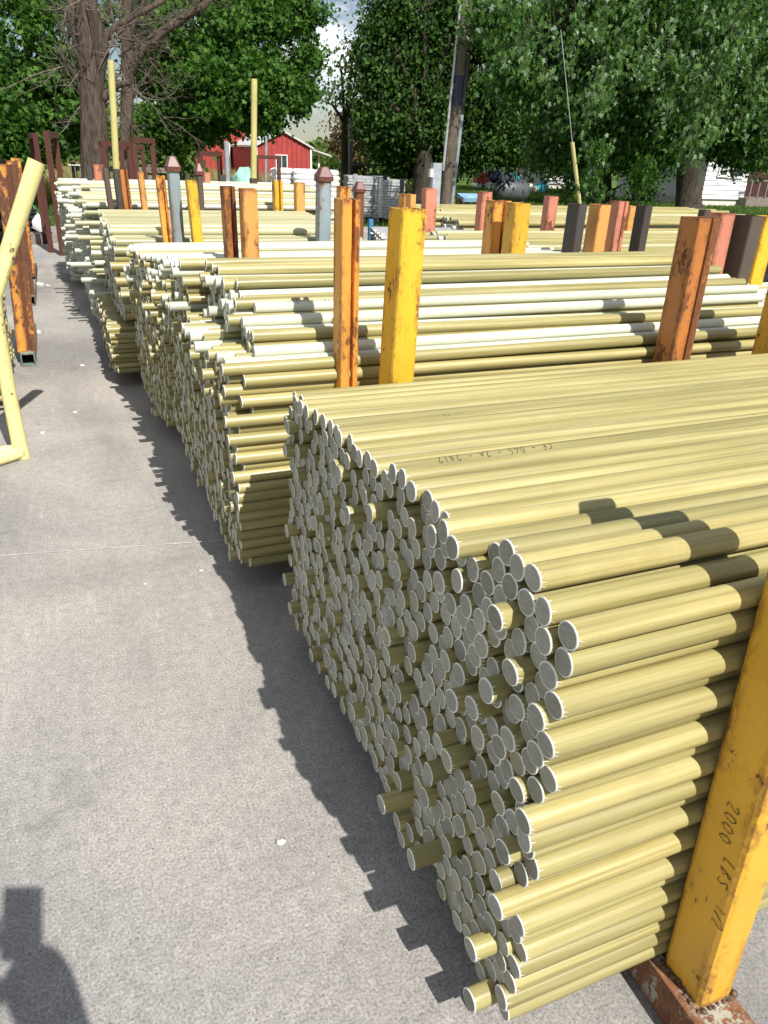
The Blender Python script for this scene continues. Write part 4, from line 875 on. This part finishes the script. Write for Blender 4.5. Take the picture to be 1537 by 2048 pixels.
# ------------------------------------------------------------------ trees
def leafshape(kind):
    if kind == 'maple': return [(0, .05), (.55, .0), (.36, .30), (.72, .60), (.24, .62), (0, 1.1), (-.24, .62), (-.72, .60), (-.36, .30), (-.55, .0)]
    if kind == 'slim': return [(0, 0), (.42, .12), (.20, .36), (.50, .74), (.13, .66), (0, 1.2), (-.13, .66), (-.50, .74), (-.20, .36), (-.42, .12)]
    if kind == 'oval': return [(0, 0), (.34, .35), (.28, .75), (0, 1.05), (-.28, .75), (-.34, .35)]
    return [(0, 0), (.4, .5), (0, 1.05), (-.4, .5)]
def leaves(name, mat, cen, size, kind, seed, parent, droop=.5, up=.35):
    R = np.random.default_rng(seed); n = len(cen); sh = np.array(leafshape(kind)); k = len(sh)
    size = size * R.uniform(.6, 1.25, n)
    ax = R.normal(0, 1, (n, 3)); ax[:, 2] -= droop * 1.6; ax /= np.linalg.norm(ax, axis=1, keepdims=True)
    nr = R.normal(0, .55, (n, 3)); nr += np.array([.05, -.42, .75 + up * .3]); nr -= ax * (nr * ax).sum(1, keepdims=True); nr /= np.linalg.norm(nr, axis=1, keepdims=True)
    sd_ = np.cross(ax, nr); fold = R.uniform(.05, .45, n)
    V = cen[:, None, :] + size[:, None, None] * (sh[None, :, 0:1] * sd_[:, None, :] + (sh[None, :, 1:2] - .5) * ax[:, None, :] + (np.abs(sh[None, :, 0:1]) * fold[:, None, None] - .25 * sh[None, :, 1:2] ** 2) * nr[:, None, :])
    me = bpy.data.meshes.new(name); me.vertices.add(n * k); me.vertices.foreach_set('co', V.reshape(-1).astype(np.float32))
    me.loops.add(n * k); me.loops.foreach_set('vertex_index', np.arange(n * k, dtype=np.int32))
    me.polygons.add(n); me.polygons.foreach_set('loop_start', np.arange(0, n * k, k, dtype=np.int32)); me.polygons.foreach_set('loop_total', np.full(n, k, dtype=np.int32))
    me.materials.append(mat); me.update(calc_edges=True); me.validate()
    o = bpy.data.objects.new(name, me); COL.objects.link(o); o.parent = parent; o['kind'] = 'stuff'; return o
def tree(name, label, base, trunk, limbs, blobs, leafmat_, size, kind, seed, barkm='bark_dark', per=45, cr=.42, group=None, twigs=True, droop=.5, cat='tree'):
    """trunk: [(x, y, z, r)...] relative; limbs: list of such chains; blobs: (cx, cy, cz, rx, ry, rz, clusters) relative to the base"""
    e = empty(name, base, label, cat, group); R = np.random.default_rng(seed); b = MB()
    b.tube([t[:3] for t in trunk], [t[3] for t in trunk], 12)
    pts = [Vector(t[:3]) for t in trunk[1:]]
    for l in limbs: b.tube([t[:3] for t in l], [t[3] for t in l], 7); pts += [Vector(t[:3]) for t in l]
    b.build('trunk', M[barkm], e); PA = np.array([tuple(p) for p in pts]); C_ = []; tw = MB()
    for (cx, cy, cz, rx, ry, rz, nc) in blobs:
        d = R.normal(0, 1, (nc, 3)); d /= np.linalg.norm(d, axis=1, keepdims=True); q = R.uniform(.25, 1, (nc, 1)) ** .45
        C_.append(np.array([cx, cy, cz]) + d * q * np.array([rx, ry, rz]))
    CC = np.concatenate(C_)
    if twigs:
        for c in CC[::2]:
            k = np.argmin(((PA - c) ** 2).sum(1)); a = Vector(PA[k]); v = Vector(c); mid = a.lerp(v, .55) + Vector((0, 0, .12 * (v - a).length)); tw.tube([a, mid, v], [.03, .018, .006], 3, 0, False)
        tw.build('branches', M[barkm], e)
    n = len(CC) * per; idx = R.integers(0, len(CC), n)
    off = R.normal(0, 1, (n, 3)) * np.array([1, 1, .75]) * cr * R.uniform(.6, 1.2, (len(CC), 1))[idx]
    leaves('crown', leafmat_, CC[idx] + off, size, kind, seed + 1, e, droop)
    return e
def PT(px, py, y): return np.array(at(px, py, 1, y))
def blob(base, px, py, y, rx, rz, n, ry=None): q = PT(px, py, y) - np.array(base); return (q[0], q[1], q[2], rx, ry or rx * .7, rz, n)
# twin trunked half bare tree on the left
def bare(label, px, y, r, seed, chains, tops):
    q = at(px, 360, 1, y); base = (q.x, y, 0); e = empty('bare_tree', base, label, 'tree', 'two bare limbed trees'); R = random.Random(seed); b = MB()
    tr = [at(a, c, 1, y) - Vector(base) for a, c in tops]; tr = [Vector((tr[0].x, 0, 0))] + tr
    rs = [r * 1.15] + [r * (1 - .5 * i / len(tr)) for i in range(len(tr) - 1)]
    b.tube([tuple(t) for t in tr], rs, 14); b.build('trunk', M['bark'], e)
    tw = MB()
    def grow(p, d, l, rad, dep):
        n = 5; pts = [p]; dd_ = Vector(d)
        for i in range(n): dd_ = (dd_ + Vector((R.gauss(0, .14), R.gauss(0, .14), R.gauss(.02, .12)))).normalized(); pts.append(pts[-1] + dd_ * l / n)
        tw.tube([tuple(k) for k in pts], [rad * (1 - .75 * i / n) for i in range(n + 1)], 6 if rad > .03 else 3, 0, False)
        if dep > 0:
            for _ in range(R.randint(3, 5) if dep > 1 else 5):
                i = R.randint(1, n); nd = (dd_ + Vector((R.gauss(0, .7), R.gauss(0, .6), R.gauss(0, .6)))).normalized(); grow(pts[i], nd, l * R.uniform(.35, .65), rad * .42, dep - 1)
    for (c, r0) in chains:
        pts = [at(a, d, 1, y + k) - Vector(base) for a, d, k in c]; b2 = MB(); b2.tube([tuple(p) for p in pts], [r0 * (1 - .6 * i / len(pts)) for i in range(len(pts))], 9); b2.build('limb', M['bark'], e)
        for i in range(1, len(pts)):
            for _ in range(3):
                p = pts[i - 1].lerp(pts[i], R.random()); d = (pts[i] - pts[i - 1]).normalized() * .6 + Vector((R.gauss(0, .6), R.gauss(0, .5), R.gauss(0, .55))); grow(p, d.normalized(), R.uniform(.5, 1.5), .022, 2)
    for i in range(14):
        t = R.uniform(.45, 1); k = min(int(t * (len(tr) - 1)), len(tr) - 2); p = tr[k].lerp(tr[k + 1], R.random()); grow(p, Vector((R.choice((-1, 1)) * R.uniform(.4, 1), R.gauss(0, .5), R.gauss(-.1, .5))).normalized(), R.uniform(.5, 1.4), .02, 2)
    tw.build('twigs', M['twig'], e); return e
bare('bare limbed tree with a thick split trunk, left of the pair', 190, 18.5, .29, 3, [(((186, 190, 0), (165, 120, .2), (148, 40, .3), (140, -40, .3)), .16), (((190, 170, 0), (206, 90, 0), (178, 0, .2), (170, -60, .2)), .17), (((195, 210, 0), (235, 170, -.3), (262, 165, -.4)), .09), (((186, 100, 0), (235, 50, 0), (330, 0, 0)), .08), (((180, 220, .0), (150, 150, .1), (110, 90, .2)), .05)], [(190, 330), (188, 240), (184, 160), (176, 60), (172, -40)])
bare('slimmer bare limbed tree with a long limb reaching right', 256, 21, .17, 9, [(((258, 150, 0), (290, 90, -.2), (345, 50, -.3), (410, 10, -.3), (440, -40, -.3)), .13), (((258, 130, 0), (262, 60, 0), (300, -20, 0)), .07), (((250, 90, 0), (225, 40, 0), (215, -20, 0)), .06)], [(256, 330), (253, 250), (257, 150), (254, 60), (256, -40)])
def T(name, label, px, y, r, fork_py, limb_px, blobs, mat, size, kind, seed, **kw):
    q = at(px, 380, 1, y); base = (q.x, y, 0); A_ = at(px, fork_py, 1, y) - Vector(base)
    tr = [(0, 0, 0, r * 1.5), (0, 0, .35, r * 1.1), (A_.x * .5, 0, A_.z * .5, r), (A_.x, 0, A_.z, r * .85)]
    lm = []
    for (a, c, k) in limb_px:
        v = at(a, c, 1, y + k) - Vector(base); m1 = A_.lerp(v, .5) + Vector((0, 0, .15 * (v - A_).length)); lm.append([(A_.x, A_.y, A_.z - .1, r * .55), (*m1, r * .35), (*v, r * .12)])
    return tree(name, label, base, tr, lm, [blob(base, *k) for k in blobs], mat, size, kind, seed, **kw)
T('maple_tree', 'leafy maple at the left edge behind the black pipe coils', 40, 24, .22, 180, [(-60, 60, 0), (90, 40, 0), (60, 120, -1)],
  [(10, 70, 24, 2.2, 1.7, 72), (60, 200, 23.5, 1.9, 1.2, 84), (20, 270, 23, 1.3, .75, 60), (110, 235, 24, .8, .5, 16), (60, -60, 24, 3, 1.2, 34)], M['leaf_a'], .115, 'maple', 21, per=105, cr=.27)
T('maple_tree', 'broad leafy maple with low boughs before the red barn', 325, 25, .14, 240, [(400, 100, 0), (480, 130, 0), (560, 140, -.5), (340, 60, 0), (620, 60, 0)],
  [(405, 60, 25, 2.1, 1.5, 80), (520, 80, 25, 2.1, 1.4, 84), (450, 170, 24.5, 2.2, .9, 84), (350, 200, 25, 1.0, 1.1, 38), (330, 290, 25, .5, .9, 16), (560, 190, 24.5, 1.1, .6, 34), (575, 20, 25, .9, .9, 26), (310, 130, 26, .7, .8, 16), (440, 222, 24, 1.3, .25, 14), (500, 246, 24.5, .9, .26, 14), (405, 262, 24.5, .7, .3, 12)], M['leaf_a'], .115, 'maple', 31, per=105, cr=.26)
T('vine_tree', 'grey green tree with hanging vines between the maple and the big dark tree', 690, 27, .12, 240, [(720, 60, 0), (680, 120, 0), (740, 140, 0), (640, 200, 0)],
  [(770, 50, 27, 1.0, 1.3, 40), (716, 130, 27, .7, .7, 12), (765, 170, 26, 1.1, 1.0, 36), (668, 185, 27, .8, .3, 6)], M['leaf_f'], .14, 'oval', 41, per=42, cr=.36)
T('shade_tree', 'large dark shade tree behind the utility pole', 848, 25, .34, 290, [(800, 120, 0), (900, 80, 0), (960, 150, 0), (760, 200, 0), (850, 20, 0)],
  [(865, 60, 26, 2.1, 2.0, 120), (935, 120, 26, 2.4, 2.2, 140), (790, 130, 26, 1.3, .9, 50), (820, 220, 25.5, 1.8, 1.3, 110), (900, 270, 26, 2.0, 1.1, 100), (850, 320, 27, 1.1, .55, 40), (780, 300, 26, .7, .6, 22), (1000, 260, 27, 2.0, 1.4, 90)], M['leaf_b'], .14, 'oval', 51, per=85, cr=.31)
M['leaf_s'] = leafmat('pale_silver_maple_leaves', [(.04, .10, .025), (.07, .15, .035), (.12, .21, .06)], (.22, .31, .20), .20)
big = T('silver_maple', 'huge silver maple with pale leaf undersides, trunk before the white house', 1383, 23, .42, 260, [(1280, 120, -4), (1450, 60, -4), (1180, 160, -3), (1500, 200, -3), (1380, 40, -5), (1080, 90, -5)],
  [(1400, 70, 18, 2.8, 1.7, 150), (1250, 130, 18, 2.6, 1.5, 150), (1160, 60, 18.6, 2.0, 1.4, 90), (1480, 170, 18, 1.9, 1.2, 90), (1350, 240, 19, 1.7, .8, 70), (1220, 260, 19, 1.6, .7, 60), (985, 50, 15.2, .45, .22, 10), (1075, 150, 18.4, 1.3, .8, 50), (1320, 0, 17, 2.6, 1.3, 90), (1500, 270, 19, 1.0, .45, 22), (1130, 200, 18, 1.2, .7, 45), (1450, 282, 19, .9, .35, 26), (1525, 300, 18, .6, .5, 22), (1300, 310, 19, .7, .45, 22), (1110, 300, 19, .6, .5, 18), (1160, 345, 20, .22, .5, 9), (1470, 318, 19, .6, .26, 14)], M['leaf_c'], .115, 'slim', 61, per=105, cr=.28, droop=.9)
R = np.random.default_rng(17); cc = []; tw = MB(); bb = np.array(big.location)
for (px, py, y, nn_, sp, hg) in ((1405, 140, 14.5, 7, .35, .9), (1425, 200, 14.2, 8, .25, .9), (1385, 80, 14.5, 6, .4, .6), (1310, 60, 14, 6, .4, .6), (1335, 230, 14.5, 5, .35, .7), (1280, 150, 14.5, 6, .45, .6), (1240, 30, 14, 6, .5, .5), (1120, 40, 14, 6, .4, .5), (985, 45, 15.2, 4, .3, .25), (1070, 110, 15.5, 5, .4, .5), (1500, 120, 14, 6, .4, .9), (1470, 40, 14, 6, .5, .6), (1210, 110, 14.5, 6, .5, .7), (1150, 170, 15.5, 4, .4, .6), (1500, 230, 15, 4, .3, .6), (1040, 30, 15, 4, .4, .4)):
    c0 = PT(px, py, y) - bb
    for _ in range(nn_):
        p = c0 + R.normal(0, 1, 3) * np.array([sp, .5, .3]); d = np.array([R.normal(0, .25), R.normal(0, .25), -1]); l = hg * R.uniform(.4, 1); k_ = np.linspace(0, 1, int(46 * l + 10))[:, None]
        tw.tube([tuple(p + np.array([0, .1, .25])), tuple(p), tuple(p + d * l)], [.010, .008, .003], 3, 0, False)
        cc.append(p + d * l * k_ + R.normal(0, .085, (len(k_), 3)))
tag(tw.build('drooping_twigs', M['bark_dark'], big), None, None, None, 'stuff'); leaves('leaf_spray', M['leaf_s'], np.concatenate(cc), .112, 'slim', 18, big, 1.1)
T('silver_maple', 'second silver maple with a dark trunk left of the white house', 1205, 28, .40, 280, [(1150, 200, 0), (1260, 180, 0), (1300, 240, -1), (1090, 240, -1)],
  [(1200, 150, 28, 3.6, 2.4, 130), (1090, 290, 28, 2.0, .75, 70), (1270, 315, 27, 1.5, .75, 50), (1010, 285, 28, 1.4, .6, 40), (1160, 330, 27, .8, .6, 14), (1340, 260, 29, 2.2, 1.2, 60), (1400, 120, 30, 4, 2.5, 110), (1290, 380, 26, .35, .5, 8)], M['leaf_b'], .14, 'oval', 71, per=85, cr=.33)
T('shade_tree', 'dark tree trunk and crown behind the grey house', 1290, 36, .28, 300, [(1320, 200, 0), (1240, 220, 0)], [(1290, 200, 36, 4.2, 2.4, 110), (1420, 200, 37, 4, 2.2, 90), (1500, 120, 36, 4, 3, 90), (1010, 200, 38, 4.0, 2.6, 100), (1130, 290, 38, 2.5, .9, 40)], M['leaf_b'], .24, 'oval', 81, per=46, cr=.55)
# drooping sprays low on the right
T('sapling', 'small leafy sapling standing before the dark brown posts', 1185, 9.5, .012, 400, [], [(1186, 340, 9.5, .05, .42, 16), (1190, 400, 9.5, .06, .2, 8)], M['leaf_c'], .075, 'slim', 91, per=26, cr=.09, twigs=False, cat='sapling', droop=1.2)
T('sapling', 'slim leafy sapling on the lawn before the grey house', 1282, 15, .02, 380, [], [(1284, 350, 15, .14, .45, 18)], M['leaf_a'], .085, 'slim', 93, per=30, cr=.13, twigs=False, cat='sapling', droop=1.2)
T('brown_bush', 'brown dried out bush behind the distant grey pole', 735, 34, .05, 330, [(760, 240, 0), (700, 260, 0), (730, 230, 0)], [(745, 255, 34, 1.7, 1.0, 60), (700, 290, 34, .8, .5, 16)], M['leaf_e'], .16, 'oval', 95, per=42, cr=.34, cat='bush', barkm='bark')
for k, (px, y, py, rx, rz, n, mt, lab) in enumerate(((130, 60, 285, 3.2, 1.6, 40, 'leaf_d', 'rounded green shrub far behind the rusty frames'), (225, 75, 265, 6, 2.5, 60, 'leaf_d', 'green hedge tree far behind the twin trunked tree'), (290, 70, 285, 3.5, 1.6, 40, 'leaf_d', 'green shrub beyond the dark rust frame'), (660, 62, 325, 4.0, 1.3, 50, 'leaf_d', 'sunny green hedge right of the red shed'),
        (745, 58, 318, 4.5, 1.5, 50, 'leaf_d', 'sunny green hedge beyond the pipe rail'), (345, 34, 330, .9, .8, 20, 'leaf_d', 'weedy green bush before the red barn'), (820, 60, 310, 5, 2.4, 60, 'leaf_b', 'dark hedge behind the big shade tree'), (30, 60, 300, 4, 2.5, 50, 'leaf_a', 'dense green tree far at the left edge'), (1000, 75, 270, 11, 6, 120, 'leaf_b', 'far dark trees behind the pale building'), (1300, 75, 300, 14, 6, 120, 'leaf_b', 'far dark trees behind the grey house'), (470, 80, 320, 5, 1.5, 40, 'leaf_d', 'distant green hedge behind the red shed'))):
    T('shrub', lab, px, y, .06, py, [], [(px, py, y, rx, rz, n)], M[mt], .30 if y < 60 else .42, 'oval', 200 + k, per=40, cr=.45 * max(1, rz * .5), twigs=False, cat='shrub')
# grass
def blades(name, mat, n, area, h, seed, label):
    R = np.random.default_rng(seed); pts = []
    x = R.uniform(area[0], area[1], n); y = area[2] + (area[3] - area[2]) * R.uniform(0, 1, n) ** 1.5
    keep = ~((x < 12.1) & (y < 17.9)); x = x[keep]; y = y[keep]; n = len(x)
    w = .012 * (1 + y / 20); hh = h * R.uniform(.5, 1.3, n); a = R.uniform(0, PI, n); lx = R.normal(0, .4, n) * hh; ly = R.normal(0, .4, n) * hh
    V = np.stack([np.stack([x - w * np.cos(a), y - w * np.sin(a), np.full(n, -.03)], 1), np.stack([x + w * np.cos(a), y + w * np.sin(a), np.full(n, -.03)], 1), np.stack([x + lx, y + ly, hh], 1)], 1)
    me = bpy.data.meshes.new(name); me.vertices.add(n * 3); me.vertices.foreach_set('co', V.reshape(-1).astype(np.float32)); me.loops.add(n * 3); me.loops.foreach_set('vertex_index', np.arange(n * 3, dtype=np.int32))
    me.polygons.add(n); me.polygons.foreach_set('loop_start', np.arange(0, n * 3, 3, dtype=np.int32)); me.polygons.foreach_set('loop_total', np.full(n, 3, dtype=np.int32)); me.materials.append(mat); me.update(calc_edges=True)
    o = bpy.data.objects.new(name, me); COL.objects.link(o); return tag(o, label, None, None, 'stuff')
blades('lawn_grass', M['grass'], 130000, (-6, 42, 12, 46), .10, 5, 'short green lawn grass under the trees')
blades('dry_grass', M['straw'], 26000, (-5, 14, 26, 60), .55, 6, 'tall dry straw coloured grass in the field')
# ------------------------------------------------------------------ the photographer (only the shadow falls into the picture)
e = empty('person', (.01, -.62, 0), 'person in dark clothes holding up a phone behind the camera', 'person')
SK = [('hip', (0, 0, .95), .155), ('waist', (0, .0, 1.12), .14), ('chest', (0, .02, 1.32), .155), ('neck', (0, .04, 1.50), .058), ('head', (-.0, .09, 1.62), .095), ('crown', (-.0, .10, 1.70), .085),
      ('rsh', (.16, .05, 1.41), .062), ('rel', (.01, .33, 1.15), .066), ('rwr', (-.025, .53, 1.33), .064), ('rhd', (-.065, .575, 1.435), .078), ('lsh', (-.17, .03, 1.41), .062), ('lel', (-.34, .30, 1.17), .055), ('lwr', (-.18, .52, 1.34), .05), ('lhd', (-.125, .585, 1.40), .050),
      ('rth', (.10, .0, .86), .10), ('rkn', (.11, .02, .50), .062), ('ran', (.11, -.02, .09), .042), ('rto', (.13, .16, .04), .036), ('lth', (-.10, .0, .86), .10), ('lkn', (-.11, .02, .50), .062), ('lan', (-.11, -.02, .09), .042), ('lto', (-.13, .16, .04), .036)]
ED = [('hip', 'waist'), ('waist', 'chest'), ('chest', 'neck'), ('neck', 'head'), ('head', 'crown'), ('chest', 'rsh'), ('rsh', 'rel'), ('rel', 'rwr'), ('rwr', 'rhd'), ('chest', 'lsh'), ('lsh', 'lel'), ('lel', 'lwr'), ('lwr', 'lhd'), ('hip', 'rth'), ('rth', 'rkn'), ('rkn', 'ran'), ('ran', 'rto'), ('hip', 'lth'), ('lth', 'lkn'), ('lkn', 'lan'), ('lan', 'lto')]
def skinned(name, sk, ed, mat, parent, sub=2):
    ix = {k[0]: i for i, k in enumerate(sk)}; me = bpy.data.meshes.new(name); me.from_pydata([k[1] for k in sk], [(ix[a], ix[b_]) for a, b_ in ed], []); o = bpy.data.objects.new(name, me); COL.objects.link(o); o.parent = parent
    md = o.modifiers.new('skin', 'SKIN'); md.use_smooth_shade = True
    for i, k in enumerate(sk): me.skin_vertices[0].data[i].radius = (k[2], k[2])
    me.skin_vertices[0].data[0].use_root = True; o.modifiers.new('sub', 'SUBSURF').levels = sub; me.materials.append(mat); return o
M['cloth'] = plain('dark_work_clothes', (.05, .055, .075), .9); M['skin'] = plain('skin', (.45, .27, .19), .55, 0, .06)
body = skinned('body', SK, ED, M['cloth'], e)
lump('face', (0, .115, 1.63), (.078, .09, .115), M['skin'], None, None, 3, n=18, rough=.01, parent=e)
lump('hair', (0, .075, 1.665), (.088, .10, .105), plain('brown_hair', (.06, .035, .02), .8), None, None, 4, n=18, rough=.03, parent=e)
for p0, fd, sp, cu in (((-.045, .60, 1.40), (-.5, .25, .35), (.30, .15, .55), (.75, .45, .1)), ((-.115, .60, 1.42), (.6, .25, .3), (-.30, .15, .55), (.2, .5, .5))):
    p0 = Vector(p0); fd, sp, cu = (Vector(k).normalized() for k in (fd, sp, cu))
    sk = [('p', tuple(p0), .027), ('k', tuple(p0 + fd * .045), .026)]; ed = [('p', 'k')]
    for j in range(4):
        l = (.9, 1, .95, .78)[j]; q0 = p0 + fd * .055 + sp * (.027 - j * .018); q1 = q0 + fd * .026 * l + cu * .010; q2 = q1 + cu * .022 * l + fd * .008; q3 = q2 + cu * .018 * l
        sk += [(f'{k}{j}', tuple(v), r_) for k, v, r_ in (('a', q0, .0095), ('b', q1, .0088), ('c', q2, .0082), ('d', q3, .0074))]; ed += [('k', f'a{j}'), (f'a{j}', f'b{j}'), (f'b{j}', f'c{j}'), (f'c{j}', f'd{j}')]
    sk += [('t1', tuple(p0 + sp * .034 + fd * .015), .011), ('t2', tuple(p0 + sp * .048 + fd * .036 + cu * .012), .0095)]; ed += [('p', 't1'), ('t1', 't2')]
    skinned('hand', sk, ed, M['skin'], e, 1)
ph = empty('phone', (0, 0, 0), 'dark phone held up in both hands', 'phone')
b = MB(); fw = Vector(RMN @ np.array([0, 0, 1])); rt = Vector(RMN @ np.array([1, 0, 0])); dn = Vector(RMN @ np.array([0, 1, 0]))
Rm = Matrix((rt, dn, fw)).transposed(); pc = Vector((0, 0, EYE)) - fw * .035 - rt * .022 + dn * .055
b.box(pc, (.086, .152, .011), 0, 0, Rm); b.build('case', M['black'], ph)
b = MB(); b.box(pc - fw * .0068, (.066, .14, .002), 0, 0, Rm); b.build('screen', plain('phone_screen', (.02, .02, .025), .1), ph)
print('RODS', len(RODS), 'solo', sum(1 for a in RODS if a.get('solo')))
